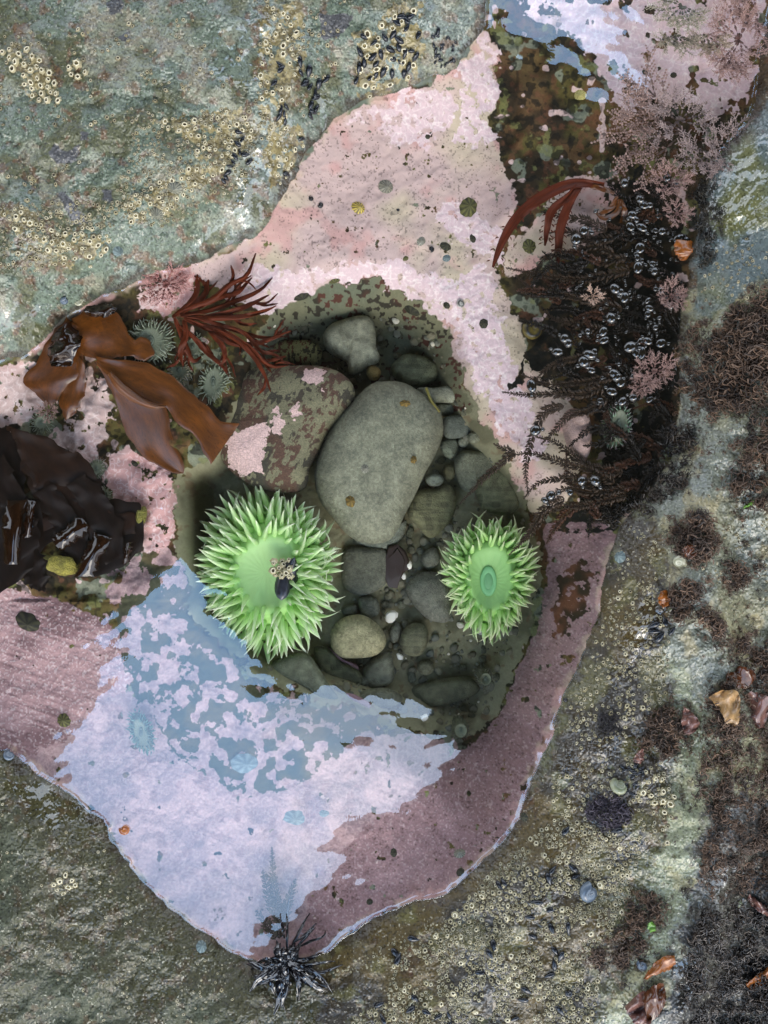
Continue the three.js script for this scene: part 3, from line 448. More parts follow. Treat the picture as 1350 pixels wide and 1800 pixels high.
function fillSpots(poly, n, r0, r1) { const xs = poly.map(p => p[0]), ys = poly.map(p => p[1]), out = []; let k = 0; while (out.length < n && k++ < n * 80) { const x = rr(Math.min(...xs), Math.max(...xs)), y = rr(Math.min(...ys), Math.max(...ys)), r = rr(r0, r1); let s = false; for (let a = 0, b = poly.length - 1; a < poly.length; b = a++) if ((poly[a][1] > y) !== (poly[b][1] > y) && x < (poly[b][0] - poly[a][0]) * (y - poly[a][1]) / (poly[b][1] - poly[a][1]) + poly[a][0]) s = !s; if (s && out.every(o => Math.hypot(o[0] - x, o[1] - y) > (o[2] + r) * 0.8)) out.push([x, y, r]); } return out; }
{ // fine gravel between them
  const g = new THREE.IcosahedronGeometry(1, 1), p = g.attributes.position; for (let i = 0; i < p.count; i++) { const k = 1 + 0.18 * vn(p.getX(i) * 2 + 5, p.getY(i) * 2 + p.getZ(i)); p.setXYZ(i, p.getX(i) * k, p.getY(i) * k * 0.65, p.getZ(i) * k); } g.computeVertexNormals();
  const spots = []; while (spots.length < 1500) { const x = rr(420, 940), y = rr(560, 1290); if (samp(gHole, x, y) > 14 && !(x < 620 && y > 820 && y < 1150) && rnd() < 0.35 + 0.65 * sst(0, 0.3, fbm(x / 40, y / 40, 2))) spots.push([x, y]); }
  const m = new THREE.InstancedMesh(g, phys({ color: 0xffffff, roughness: 0.9 }), spots.length), M = new THREE.Matrix4(), q = new THREE.Quaternion(), e = new THREE.Euler();
  spots.forEach(([x, y], i) => { const r = (rnd() < 0.22 ? rr(5, 10) : rr(1.4, 4)) * UNIT; q.setFromEuler(e.set(rr(-0.3, 0.3), rr(0, 6), rr(-0.3, 0.3))); M.compose(ground(x, y, r * 0.3), q, V3(r * rr(0.8, 1.3), r, r * rr(0.8, 1.2))); m.setMatrixAt(i, M); const k = rr(0.5, 1.1), t = rnd(); m.setColorAt(i, t < 0.07 ? rgb(C.white) : rgb(blend(L3(132, 124, 96), L3(116, 118, 104), rnd()), k)); });
  m.name = 'gravel'; m.castShadow = m.receiveShadow = true; scene.add(m); tag(m, 'fine gravel scattered between the stones in the pool', 'gravel', null, 'stuff');
}
// shell scraps and a twig on the floor of the pool
const chip = (pts, lift, th) => solid(pts, onFloor(pts) + lift, th, th, { n: 11, flat: 0.3, amp: 0.35 });
const shellMat = phys({ color: rgb(L3(232, 226, 210)), roughness: 0.5 }), purpleShell = phys({ color: rgb(L3(128, 96, 100)), roughness: 0.5 });
for (const [pts, mat, label] of [
  [[[715, 990], [722, 987], [723, 998], [717, 1001]], shellMat, 'square white shell scrap by the dark red leaf'],
  [[[706, 1010], [713, 1008], [712, 1018], [707, 1017]], shellMat, 'tiny white shell scrap beside the dark red leaf tip'],
  [[[678, 1080], [688, 1074], [698, 1078], [696, 1088], [684, 1094], [677, 1090]], shellMat, 'largest white shell scrap above the round grey stone'],
  [[[698, 1150], [706, 1150], [708, 1158], [700, 1158]], shellMat, 'small white shell scrap beside the grey block'],
  [[[740, 1259], [750, 1256], [752, 1264], [742, 1267]], shellMat, 'pale yellow shell scrap near the foot of the mauve wall'],
  [[[578, 1138], [590, 1158], [612, 1168], [634, 1180], [630, 1170], [606, 1160], [592, 1150]], purpleShell, 'thin curved purple shell edge under the oval yellowish stone'],
  [[[610, 1220], [632, 1225], [650, 1236], [648, 1242], [628, 1234]], purpleShell, 'reddish shell edge at the rim of the mirrored sky'],
]) tag(mesh('shell_fragment', chip(pts, 0.016, 0.003), mat), label, 'shell');
{ const a = at(749, 682, -0.08), b = at(758, 705, -0.078), c = at(772, 724, -0.085); tag(mesh('twig', new THREE.TubeGeometry(new THREE.CatmullRomCurve3([a, b, c]), 8, 0.0018, 6), phys({ color: rgb(L3(120, 112, 50)), roughness: 0.7 })), 'olive twig lying across the rod shaped stone', 'twig'); }
{ const pts = [[684, 966], [700, 962], [714, 972], [716, 992], [706, 1012], [694, 1030], [684, 1026], [680, 1000]]; tag(mesh('leaf_scrap', chip(pts, 0.018, 0.0015), phys({ color: rgb(L3(46, 30, 22)), roughness: 0.5 })), 'dark red leaf scrap between the two green anemones', 'seaweed'); }

// ---------------------------------------------------------------- sea anemones
function tentacleGeo(bend, tipCol, baseCol, seg = 7, rad = 6, hook = 0) {
  const pos = [], col = [], idx = [];
  for (let k = 0; k <= seg; k++) {
    const t = k / seg, r = Math.pow(1 - t, 0.8) * (t < 0.25 ? 0.85 + 0.6 * t : 1) * 0.5 + 0.014, ang = bend * t + hook * t * t * t;
    const cx = (Math.cos(0) - Math.cos(ang)) * 0.6, cy = t * (1 - 0.12 * ang * ang * 0.3);
    const s = Math.pow(t, 2.4), c = blend(baseCol, tipCol, s);
    for (let i = 0; i < rad; i++) { const a = i / rad * 2 * Math.PI; pos.push(cx + Math.cos(a) * r * 0.26, cy, Math.sin(a) * r * 0.26); col.push(...c); }
  }
  for (let k = 0; k < seg; k++) for (let i = 0; i < rad; i++) { const a = k * rad + i, b = k * rad + (i + 1) % rad; idx.push(a, a + rad, b, b, a + rad, b + rad); }
  return geom(pos, idx, null, col);
}
const tentMat = phys({ vertexColors: true, color: 0xffffff, roughness: 0.7, transmission: 0.32, thickness: 0 });
function polar(outline, cx, cy) {
  const ring = smooth(outline, 120).map(p => [Math.atan2(p[1] - cy, p[0] - cx), Math.hypot(p[0] - cx, p[1] - cy)]).sort((a, b) => a[0] - b[0]);
  return (a) => { while (a > Math.PI) a -= 2 * Math.PI; while (a < -Math.PI) a += 2 * Math.PI; let best = ring[0], bd = 9; for (const r of ring) { const d = Math.abs(r[0] - a); if (d < bd) { bd = d; best = r; } } return best[1]; };
}
function anemone(o) {
  const foot = o.foot ?? groundY(o.x, o.y), top = o.top, g = thing('sea_anemone', o.label, 'anemone', at(o.x, o.y, foot), 'sea anemones in the pool');
  const R0 = polar(o.outline, o.x, o.y), R = (a) => R0(a) * (o.rk ?? 1), D0 = polar(o.disc, o.x, o.y), D = (a) => D0(a) * (o.dk ?? 1), k = UNIT * (1 - top / EYE), H = top - foot;
  const col = phys({ color: rgb(o.colColumn), roughness: 0.7 });
  { // column: waisted below, flaring to the crown
    const pos = [], idx = [], n = 36, m = 8; for (let j = 0; j <= m; j++) { const t = j / m; for (let i = 0; i < n; i++) { const a = i / n * 2 * Math.PI - Math.PI, r = mixf(D(a), R(a), 0.45) * k * (0.74 + 0.22 * Math.pow(t, 2) + 0.12 * Math.pow(1 - t, 3)) * (1 + 0.03 * vn(i * 1.3, j * 1.3)); pos.push(Math.cos(a) * r, -0.004 + t * H * 0.96, Math.sin(a) * r); } }
    for (let j = 0; j < m; j++) for (let i = 0; i < n; i++) { const a = j * n + i, b = j * n + (i + 1) % n; idx.push(a, a + n, b, b, a + n, b + n); }
    mesh('column', geom(pos, idx), col, g);
  }
  { // crown: the soft flesh that carries the tentacles, dished to the mouth
    const pos = [], idx = [], cs = [], n = 96, m = 14; for (let j = 0; j <= m; j++) { const t = j / m; for (let i = 0; i < n; i++) {
      const a = i / n * 2 * Math.PI - Math.PI, d = D(a), r = (t < 0.5 ? d * t * 2 : mixf(d, mixf(d, R(a), 0.58), (t - 0.5) * 2)) * k;
      const y = H + (t < 0.5 ? -0.10 * H * (1 - Math.pow(t * 2, 3)) + 0.03 * H : 0.03 * H - 0.36 * H * Math.pow((t - 0.5) * 2, 1.6)) + (t < 0.5 ? 0.00025 * Math.sin(i / n * 2 * Math.PI * 24) * t * 2 : 0);
      pos.push(Math.cos(a) * r, y, Math.sin(a) * r); const f = t < 0.5 ? 0.02 * Math.sin(i / n * 2 * Math.PI * 24) * t + 0.05 * vn(i * 0.4, j * 0.9) : 0; cs.push(...vary(blend(o.colDisc, o.colColumn, sst(0.4, 0.65, t)), 1, f)); } }
    for (let j = 0; j < m; j++) for (let i = 0; i < n; i++) { const a = j * n + i, b = j * n + (i + 1) % n; idx.push(a, b, a + n, b, b + n, a + n); }
    mesh('oral_disc', geom(pos, idx, null, cs), phys({ vertexColors: true, roughness: 0.6 }), g);
  }
  if (o.mouth) { // lips round a slit
    const [mx, my, rx, ry] = o.mouth, t = new THREE.TorusGeometry(1, 0.34, 8, 28); t.rotateX(Math.PI / 2); t.scale(rx * k, 0.004, ry * k); t.translate((mx - o.x) * k, H * 0.955, (my - o.y) * k);
    const lip = mesh('mouth', t, phys({ color: rgb(o.colMouth), roughness: 0.6 }), g);
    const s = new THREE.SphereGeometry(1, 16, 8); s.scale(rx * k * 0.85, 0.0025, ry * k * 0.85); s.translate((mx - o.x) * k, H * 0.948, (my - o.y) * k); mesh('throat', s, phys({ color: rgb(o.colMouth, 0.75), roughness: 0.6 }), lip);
  }
  const geos = [0.25, 0.6, 0.95, 1.3].flatMap((b, i) => [tentacleGeo(b, o.colTip, o.colBase, o.seg, o.rad, 0.2 * i), tentacleGeo(b, vary(o.colTip, 1, 0.12), vary(o.colBase, 1, 0.14), o.seg, o.rad, -0.5), tentacleGeo(b, vary(o.colTip, 1, -0.08), vary(o.colBase, 1, -0.12), o.seg, o.rad, 0.6)]);
  const X = V3(), Y = V3(), Z = V3(), M = new THREE.Matrix4();
  for (let j = 0; j < o.rows; j++) {
    const f = o.rows > 1 ? j / (o.rows - 1) : 1, n = o.count[j];
    for (let i = 0; i < n; i++) {
      const a = (i + 0.5 * (j % 2) + rr(-0.28, 0.28)) / n * 2 * Math.PI - Math.PI, d = D(a), r = R(a), base = mixf(d * 1.02, mixf(d, r, 0.60), f) * k + rr(-1, 1) * 3 * k;
      const len = Math.max(0.004, (r * k - base) * (f > 0.9 ? rr(0.86, 1.04) : rr(0.36, 0.72) + 0.2 * f)) * (o.lenK ?? 1), fat = (o.fat ?? 0.0115) * rr(0.85, 1.15) * (0.8 + 0.2 * f);
      const el = mixf(o.elIn ?? 0.95, 0.3, Math.pow(f, 0.8)) + rr(-0.15, 0.2), az = a + rr(-0.45, 0.45) * (1.2 - 0.6 * f);
      Y.set(Math.cos(az) * Math.cos(el), Math.sin(el), Math.sin(az) * Math.cos(el)); { const tw = rr(-1.1, 1.1); Z.set(-Math.sin(az) * Math.cos(tw), Math.sin(tw), Math.cos(az) * Math.cos(tw)); } Z.addScaledVector(Y, -Z.dot(Y)).normalize(); X.crossVectors(Y, Z);
      if (X.y > 0 !== (f > 0.7 && rnd() < 0.4)) { X.negate(); Z.negate(); }
      const t = mesh('tentacle', geos[Math.floor(rnd() * geos.length)], tentMat, g);
      M.makeBasis(X.multiplyScalar(fat), Y.multiplyScalar(len), Z.multiplyScalar(fat)); M.setPosition(Math.cos(a) * base, H * (0.99 - 0.3 * f * f), Math.sin(a) * base);
      M.decompose(t.position, t.quaternion, t.scale);
    }
  }
  return g;
}
const green = { colTip: L3(246, 244, 222), colBase: L3(186, 226, 138), colDisc: L3(164, 202, 132), colColumn: L3(154, 198, 108), colMouth: L3(110, 168, 112) };
anemone({ ...green, label: 'larger bright green sea anemone with a mussel shell on its disc', x: 482, y: 1000, foot: -0.15, top: -0.055, rows: 5, count: [20, 28, 36, 44, 50, 54, 56], rows: 7, fat: 0.035, elIn: 1.25, dk: 0.82, rk: 1.03,
  outline: [[345, 985], [350, 945], [365, 900], [395, 862], [440, 842], [490, 838], [535, 862], [575, 895], [605, 935], [618, 985], [612, 1035], [596, 1080], [570, 1125], [530, 1152], [490, 1165], [445, 1160], [410, 1135], [370, 1090], [348, 1040]],
  disc: [[418, 985], [430, 960], [455, 938], [490, 925], [530, 935], [540, 965], [530, 1000], [535, 1040], [505, 1072], [465, 1070], [435, 1045], [422, 1015]] });
anemone({ ...green, colTip: L3(240, 236, 202), colBase: L3(168, 214, 116), colDisc: L3(134, 178, 104), colColumn: L3(132, 176, 90), label: 'smaller bright green sea anemone with an oval mouth at its centre', x: 848, y: 1014, foot: -0.16, top: -0.075, rows: 5, count: [16, 22, 28, 34, 38, 42, 42], rows: 7, fat: 0.028, elIn: 1.25, dk: 0.86, rk: 1.03,
  outline: [[758, 990], [770, 950], [800, 915], [848, 898], [895, 906], [930, 935], [945, 980], [942, 1020], [925, 1060], [900, 1100], [862, 1132], [822, 1122], [800, 1085], [775, 1040]],
  disc: [[808, 1000], [815, 965], [840, 948], [872, 950], [890, 985], [892, 1020], [878, 1055], [845, 1070], [818, 1045]], mouth: [847, 1014, 11, 20] });
const greyA = { colTip: L3(216, 220, 200), colBase: L3(130, 142, 112), colDisc: L3(112, 118, 96), colColumn: L3(84, 88, 66), colMouth: L3(96, 106, 90), seg: 4, rad: 4, lenK: 1.05, fat: 0.0095, elIn: 0.9 };
const small = (label, x, y, rx, ry, turn, top, o = {}) => anemone({ ...greyA, label, x, y, top, foot: Math.min(groundY(x, y), top - 0.012) , rows: 3, count: o.count ?? [22, 28, 34], outline: disc(x, y, rx, ry, turn, 14), disc: disc(x, y, rx * 0.5, ry * 0.5, turn, 14), mouth: [x, y, rx * 0.12, ry * 0.16], ...o });
small('pale green anemone half covered by the brown kelp', 269, 602, 46, 42, 0, -0.012, { count: [26, 32, 40] });
small('pale grey anemone with fine tentacles beside the spotted slab', 378, 674, 30, 46, 0.25, -0.03);
small('pinkish anemone between the two pale ones under the red seaweed', 318, 652, 27, 30, 0, -0.03, { colTip: L3(206, 190, 180), colBase: L3(150, 144, 106) });
small('small pale anemone beneath the red branching seaweed', 342, 612, 22, 26, 0, -0.026, { count: [14, 18, 24] });
small('tiny anemone above the dark kelp near the frame edge', 78, 744, 19, 20, 0, -0.016, { count: [12, 16, 22], fat: 0.005 });
small('tiny anemone between the dark kelp and the pink crust', 174, 824, 18, 20, 0, -0.02, { count: [12, 16, 22], fat: 0.005, colTip: L3(210, 180, 196) });
small('tiny pale anemone at the tip of the dark kelp', 190, 872, 11, 15, 0, -0.02, { count: [10, 12, 16], fat: 0.0045 });
small('long greenish anemone lying in the mirrored sky', 252, 1284, 22, 46, -0.35, -0.018, { colTip: L3(140, 166, 146), colBase: L3(88, 116, 98) });
small('anemone with pink tentacle tips at the edge of the dark seaweed', 1074, 752, 26, 50, 0.12, -0.008, { colTip: L3(214, 176, 190), colBase: L3(120, 160, 124), foot: -0.05 });
small('faint pale anemone low on the mauve wall', 846, 1180, 17, 20, 0, -0.10, { colTip: L3(130, 132, 110), colBase: L3(84, 86, 66), count: [14, 18, 24], fat: 0.0045 });
small('dim brown anemone beside a shell scrap near the mirrored sky', 806, 1272, 20, 22, 0, -0.10, { colTip: L3(120, 116, 96), colBase: L3(70, 66, 52), count: [14, 18, 24], fat: 0.0045 });
// ---------------------------------------------------------------- limpets, snails, mussels, barnacles
const UPV = V3(0, 1, 0);
function sit(o, px, py, turn = 0, lift = 0, y) { // rest on the rock (or at height y), leaning with it
  const p = y === undefined ? ground(px, py) : at(px, py, y), n = y === undefined ? slope(p) : UPV; o.position.copy(p).addScaledVector(n, lift);
  o.quaternion.setFromUnitVectors(UPV, n).multiply(new THREE.Quaternion().setFromAxisAngle(UPV, turn)); return o;
}
function coneGeo(ribs, depth, cA, cB, apex = 0.12, sharp = 1) { // ribbed cap, apex a little forward
  const pos = [], col = [], idx = [], n = 32, m = 7;
  for (let j = 0; j <= m; j++) { const t = j / m; for (let i = 0; i < n; i++) { const a = i / n * 2 * Math.PI, s = Math.sin(a * ribs), r = t * (1 + depth * s * t), h = Math.pow(1 - t, sharp) - (t === 1 ? 0.04 : 0); pos.push(Math.cos(a) * r + apex * (1 - t), h + 0.06 * s * depth * 8 * t * (1 - t), Math.sin(a) * r); col.push(...vary(blend(cA, cB, clamp(0.5 + 0.7 * s * (0.3 + t) + 0.4 * vn(a * 3, t * 5))), 0.2, vn(i * 0.9 + ribs, j * 1.7))); } }
  for (let j = 0; j < m; j++) for (let i = 0; i < n; i++) { const a = j * n + i, b = j * n + (i + 1) % n; idx.push(a, b, a + n, b, b + n, a + n); }
  return geom(pos, idx, null, col);
}
const shellVC = phys({ vertexColors: true, roughness: 0.45 }), wetVC = phys({ vertexColors: true, roughness: 0.22 }), dullVC = phys({ vertexColors: true, roughness: 0.8 });
const limpetGeos = {
  grey: coneGeo(13, 0.06, L3(74, 76, 68), L3(152, 148, 128)), olive: coneGeo(9, 0.05, L3(52, 52, 28), L3(104, 102, 54)), striped: coneGeo(12, 0.08, L3(60, 54, 30), L3(226, 200, 96), 0.2),
  dark: coneGeo(7, 0.04, L3(28, 28, 20), L3(62, 60, 38)), sand: coneGeo(15, 0.05, L3(150, 142, 84), L3(202, 192, 120)), blue: coneGeo(8, 0.03, L3(84, 98, 98), L3(120, 132, 130)), brown: coneGeo(6, 0.05, L3(84, 68, 26), L3(120, 96, 40)),
};
const limpet = (label, px, py, rx, ry, turn, kind, hi = 0.45) => { const m = mesh('limpet', limpetGeos[kind], kind === 'grey' || kind === 'striped' ? shellVC : dullVC); m.scale.set(rx * UNIT, Math.min(rx, ry) * UNIT * hi * 1.6, ry * UNIT); sit(m, px, py, -turn); return tag(m, label, 'limpet', 'limpets on the crust'); };
for (const a of [
  ['grey ribbed limpet alone on the pale pink slope', 678, 328, 14, 12, 0.4, 'grey', 0.6], ['yellow and black barbed limpet on the pale pink slope', 630, 365, 13, 11, 0.5, 'striped', 0.6],
  ['large olive limpet on the pink slope near the red strap seaweed', 823, 364, 16, 20, 0.3, 'olive'], ['ribbed limpet with fine lines above the pebble row', 740, 424, 10, 9, 0, 'grey', 0.4], ['oval dark limpet beside the smaller snail on the crust', 783, 433, 11, 8, 0.2, 'dark'],
  ['oval limpet below the large olive one', 831, 420, 6, 9, -0.3, 'dark'], ['small oval limpet left of a dark snail', 713, 454, 8, 5, -0.3, 'olive'], ['round blue grey limpet below two oval limpets', 785, 454, 8, 7, 0, 'blue'],
  ['dark oval limpet at the upper edge of the deep part', 530, 521, 18, 12, -0.3, 'dark'], ['olive limpet at the rim of the spotted rock', 588, 494, 12, 7, -0.3, 'olive'], ['large round limpet in a dark pit above the stones', 723, 545, 20, 16, 0.2, 'dark', 0.3],
  ['round dark limpet left of the striped snail', 785, 537, 7, 7, 0, 'dark'], ['round limpet on the pink wall below the striped snail', 850, 569, 9, 9, 0, 'dark'], ['striped olive limpet beside the red strap seaweed', 930, 433, 12, 14, 0, 'olive'],
  ['yellow ribbed limpet on the mottled rock near the mirrored sky', 1020, 167, 13, 13, 0, 'sand', 0.5], ['dark limpet on pink crust in the upper corner', 1134, 127, 6, 6, 0, 'dark'], ['second dark limpet on pink crust, nearer the coralline tufts', 1184, 132, 6, 5, 0, 'dark'],
  ['largest dark oval limpet on the mauve shelf', 49, 1094, 25, 17, 0.5, 'dark', 0.6], ['green and black limpet low on the mauve shelf', 112, 1266, 14, 12, 0.5, 'olive', 0.6], ['small dark limpet between the pink slope and the hollow', 752, 240, 5, 5, 0, 'dark'],
  ['large bluish limpet under the mirrored sky below the anemone', 430, 1342, 25, 18, 0.1, 'blue', 0.25], ['largest limpet under the mirrored sky, oval and bluish', 517, 1438, 27, 17, 0.2, 'blue', 0.25], ['small bluish limpet beside the largest one under the sky', 570, 1430, 9, 7, 0, 'blue', 0.3],
  ['dark limpet highest on the mauve wall below the mirrored sky', 692, 1499, 6, 8, 0, 'dark'], ['ribbed limpet on the mauve wall near the waterline', 808, 1500, 12, 9, 0, 'grey', 0.5], ['dark limpet directly below the ribbed one on the mauve wall', 809, 1533, 9, 8, 0, 'dark'], ['dark limpet lowest on the mauve wall', 650, 1585, 7, 6, 0, 'dark'],
  ['dark oval limpet in the crust beside the kelp tip', 236, 815, 8, 7, 0.5, 'dark'], ['pale limpet on the rock beside the pool rim under the seaweed', 1090, 979, 12, 11, 0, 'blue', 0.5], ['dark limpet at the rim where the wall bends', 921, 1436, 8, 9, 0, 'dark', 0.5],
  ['small limpet on bare rock at the lower pool edge', 354, 1664, 9, 11, 0, 'blue', 0.5], ['dark grey limpet in the barnacle band on the upper rock', 307, 330, 13, 11, 0, 'grey', 0.7], ['grey pointed limpet below another in the barnacle band', 275, 374, 13, 12, 0.4, 'grey', 0.7], ['dark shiny limpet at the lower rock edge near the barnacles', 207, 442, 10, 10, 0, 'blue', 0.6],
]) limpet(...a);
// limpets that sit on the boulder
for (const [label, x, y, rx, ry, kind] of [['striped limpet in the middle of the boulder', 641, 824, 10, 11, 'grey'], ['brown soft limpet low on the boulder', 617, 880, 10, 12, 'brown'], ['brown flat limpet high on the boulder', 712, 709, 10, 6, 'brown'], ['small brown limpet on the side of the boulder', 727, 808, 6, 7, 'brown']]) {
  const m = mesh('limpet', limpetGeos[kind], dullVC); m.scale.set(rx * UNIT, 0.006, ry * UNIT); m.position.copy(at(x, y, y > 860 || y < 720 ? -0.0515 : -0.0485)); tag(m, label, 'limpet', 'limpets on the boulder');
}
function snailGeo(turns, cA, cB, high) {
  const pos = [], col = [], idx = [], n = 54, m = 10;
  for (let k = 0; k <= n; k++) { const t = k / n, a = t * turns * 2 * Math.PI, g = Math.pow(t, 1.4) * 0.9 + 0.03, R = g * 0.52, y = (1 - Math.pow(t, 1.15)) * high + 0.36 * g, rt = g * 0.5;
    for (let i = 0; i < m; i++) { const b = i / m * 2 * Math.PI, q = R + Math.cos(b) * rt; pos.push(Math.cos(a) * q, y + Math.sin(b) * rt * 0.95, Math.sin(a) * q); col.push(...vary(blend(cA, cB, clamp(0.5 + 0.6 * Math.sin(b * 3 + 1) + 0.4 * vn(a * 2, b))), 0.15, vn(k * 0.7, i))); } }
  for (let k = 0; k < n; k++) for (let i = 0; i < m; i++) { const a = k * m + i, b = k * m + (i + 1) % m; idx.push(a, b, a + m, b, b + m, a + m); }
  const c = pos.length / 3; pos.push(pos[(n * m) * 3] * 0.9, pos[(n * m) * 3 + 1], pos[(n * m) * 3 + 2]); col.push(...vary(cA, 1, -0.7)); for (let i = 0; i < m; i++) idx.push(n * m + i, n * m + (i + 1) % m, c);
  return geom(pos, idx, null, col);
}
const snailGeos = { black: snailGeo(2.6, L3(22, 22, 24), L3(52, 50, 50), 0.6), striped: snailGeo(3.2, L3(120, 118, 92), L3(206, 202, 176), 0.75), blue: snailGeo(2.8, L3(66, 76, 88), L3(112, 122, 132), 0.7), green: snailGeo(3.0, L3(104, 110, 84), L3(156, 156, 128), 0.8), turban: snailGeo(2.7, L3(30, 32, 38), L3(128, 112, 52), 0.6), orange: snailGeo(2.6, L3(120, 62, 24), L3(172, 104, 48), 0.6), banded: snailGeo(2.8, L3(30, 30, 28), L3(200, 196, 184), 0.6) };
const snail = (label, px, py, r, kind, turn = 0, y, lean = 0) => { const m = mesh('snail', snailGeos[kind], wetVC); m.scale.setScalar(r * UNIT); sit(m, px, py, turn, -0.0006, y); if (lean) m.rotateX(lean); return tag(m, label, 'snail', 'snails on the rock'); };
snail('black snail, upper of a pair on the pale pink slope', 547, 349, 6, 'black'); snail('black snail, lower of a pair on the pale pink slope', 563, 360, 7, 'black', 1); snail('tiny dark snail on the pink slope below the barbed limpet', 700, 369, 4, 'black');
snail('dark snail touching the oval limpet on the crust', 758, 438, 7, 'black', 2); snail('black and white striped snail on the pink wall', 810, 534, 10, 'banded', 0.5); snail('pale whorled snail on the rock below a turf tuft', 1195, 985, 15, 'striped', 0.6, undefined, 0.5);
snail('greenish grey snail at the top of the barnacle field', 1086, 1386, 19, 'green', 2.2, undefined, 0.6); snail('largest blue grey snail in the barnacle field', 1032, 1566, 22, 'blue', 0.4, undefined, 0.5); snail('dark turban snail with a yellow whorl under the feathery seaweed', 936, 580, 23, 'turban', 0.8);
snail('orange snail at the waterline of the pale shelf', 220, 1457, 12, 'orange', 0.5, 0.0); snail('grey snail beside the orange seaweed scrap', 1131, 1696, 12, 'blue', 1); snail('dark grey snail at the bottom of the barnacle field', 1000, 1745, 9, 'black'); snail('pale snail among turf beside the ridge', 1298, 1590, 8, 'green');
snail('small dark snail at the rim near the mauve shelf', 16, 1330, 13, 'blue', 0.4); snail('small dark snail on the pool rim beside the dark stain', 995, 1230, 6, 'black'); snail('glassy dark snail beside the white shell above the kelp', 113, 527, 10, 'blue'); snail('yellow shelled snail at the pool corner above the kelp', 140, 530, 13, 'striped', 1.2, 0.006);

// mussels
const musselGeo = (() => {
  const pos = [], col = [], idx = [], n = 12, m = 8;
  for (let k = 0; k <= n; k++) { const t = k / n, w = Math.pow(Math.sin(Math.PI * Math.pow(t, 0.72)), 0.8) * 0.42 + 0.004; for (let i = 0; i < m; i++) { const a = i / m * 2 * Math.PI, s = Math.sin(a); pos.push((t - 0.5) * 2, Math.cos(a) * w * 0.8 + 0.22, s * w * (Math.abs(Math.cos(a)) < 0.2 ? 1.15 : 1)); col.push(...blend(L3(15, 16, 20), L3(46, 50, 58), clamp(0.25 + 0.4 * vn(k * 1.1, i) + (t < 0.15 ? 0.5 : 0)))); } }
  for (let k = 0; k < n; k++) for (let i = 0; i < m; i++) { const a = k * m + i, b = k * m + (i + 1) % m; idx.push(a, b, a + m, b, b + m, a + m); }
  return geom(pos, idx, null, col);
})();
const mussel = (label, group, px, py, r, turn) => { const m = mesh('mussel', musselGeo, wetVC); m.scale.set(r * UNIT, r * UNIT * rr(0.9, 1.2), r * UNIT * rr(0.9, 1.2)); sit(m, px, py, turn, 0.0003); m.rotateX(rr(-0.6, 0.6)); return tag(m, label, 'mussel', group); };
for (const [label, group, list, r] of [
  ['small black mussel in the chain beside the wet ledge', 'mussels beside the wet ledge', [[420, 232], [425, 245], [417, 252], [420, 268], [430, 272], [437, 284], [412, 276], [404, 292], [400, 303], [396, 312], [391, 318], [408, 285]], 7],
  ['black mussel in the hook shaped row on the upper rock', 'hook shaped row of mussels', [[490, 115], [528, 128], [534, 145], [545, 152], [560, 148], [572, 140], [552, 165], [553, 172], [542, 125], [482, 148], [494, 122], [527, 110]], 9],
  ['black mussel in the pair of small clumps above the pink slope', 'two small mussel clumps', [[492, 192], [498, 200], [503, 188], [488, 205], [546, 185], [550, 196], [555, 190], [545, 205], [500, 212], [530, 243], [503, 305]], 8],
  ['black mussel in the large cream and black clump', 'large clump of mussels and barnacles', [[632, 92], [640, 108], [628, 120], [655, 100], [662, 112], [668, 96], [685, 88], [690, 104], [700, 82], [710, 95], [705, 110], [716, 118], [722, 88], [660, 132], [648, 140], [672, 126], [690, 130], [710, 130], [625, 140], [640, 65], [655, 75], [690, 62], [700, 70], [712, 36], [722, 28], [704, 30], [698, 40], [735, 64], [770, 55], [716, 50], [730, 100], [676, 66]], 9],
  ['tiny black mussel in the beady patch near the top of the pool', 'beady patch of tiny mussels', Array.from({ length: 26 }, () => [rr(762, 802), rr(60, 118)]), 5],
  ['black mussel scattered through the crowded barnacle field', 'mussels in the barnacle field', [[695, 1675], [700, 1685], [862, 1676], [868, 1662], [726, 1650], [842, 1710], [728, 1755], [720, 1775], [668, 1765], [750, 1780], [770, 1786], [790, 1785], [790, 1800], [675, 1790], [965, 1545], [972, 1530], [1008, 1525], [1012, 1540], [945, 1585], [968, 1600], [930, 1610], [935, 1645], [970, 1632], [1000, 1630], [975, 1670], [985, 1680], [975, 1695], [966, 1715], [925, 1740], [920, 1755], [985, 1775], [905, 1790], [880, 1555], [885, 1550], [995, 1460], [1085, 1460], [1055, 1450]], 10],
  ['tiny black mussel in the dark clump beside the greenish snail', 'dark clump of tiny mussels', Array.from({ length: 22 }, () => [rr(1092, 1132), rr(1345, 1398)]), 6],
  ['black mussel lying by the wet blue patch on the rock', 'mussels by the wet patch', [[1150, 1108], [1160, 1120], [1148, 1098], [1168, 1092], [1180, 1108]], 10],
]) for (const [x, y] of list) mussel(label, group, x + rr(-1, 1), y + rr(-1, 1), r * rr(0.8, 1.2), rr(0, 6.28));

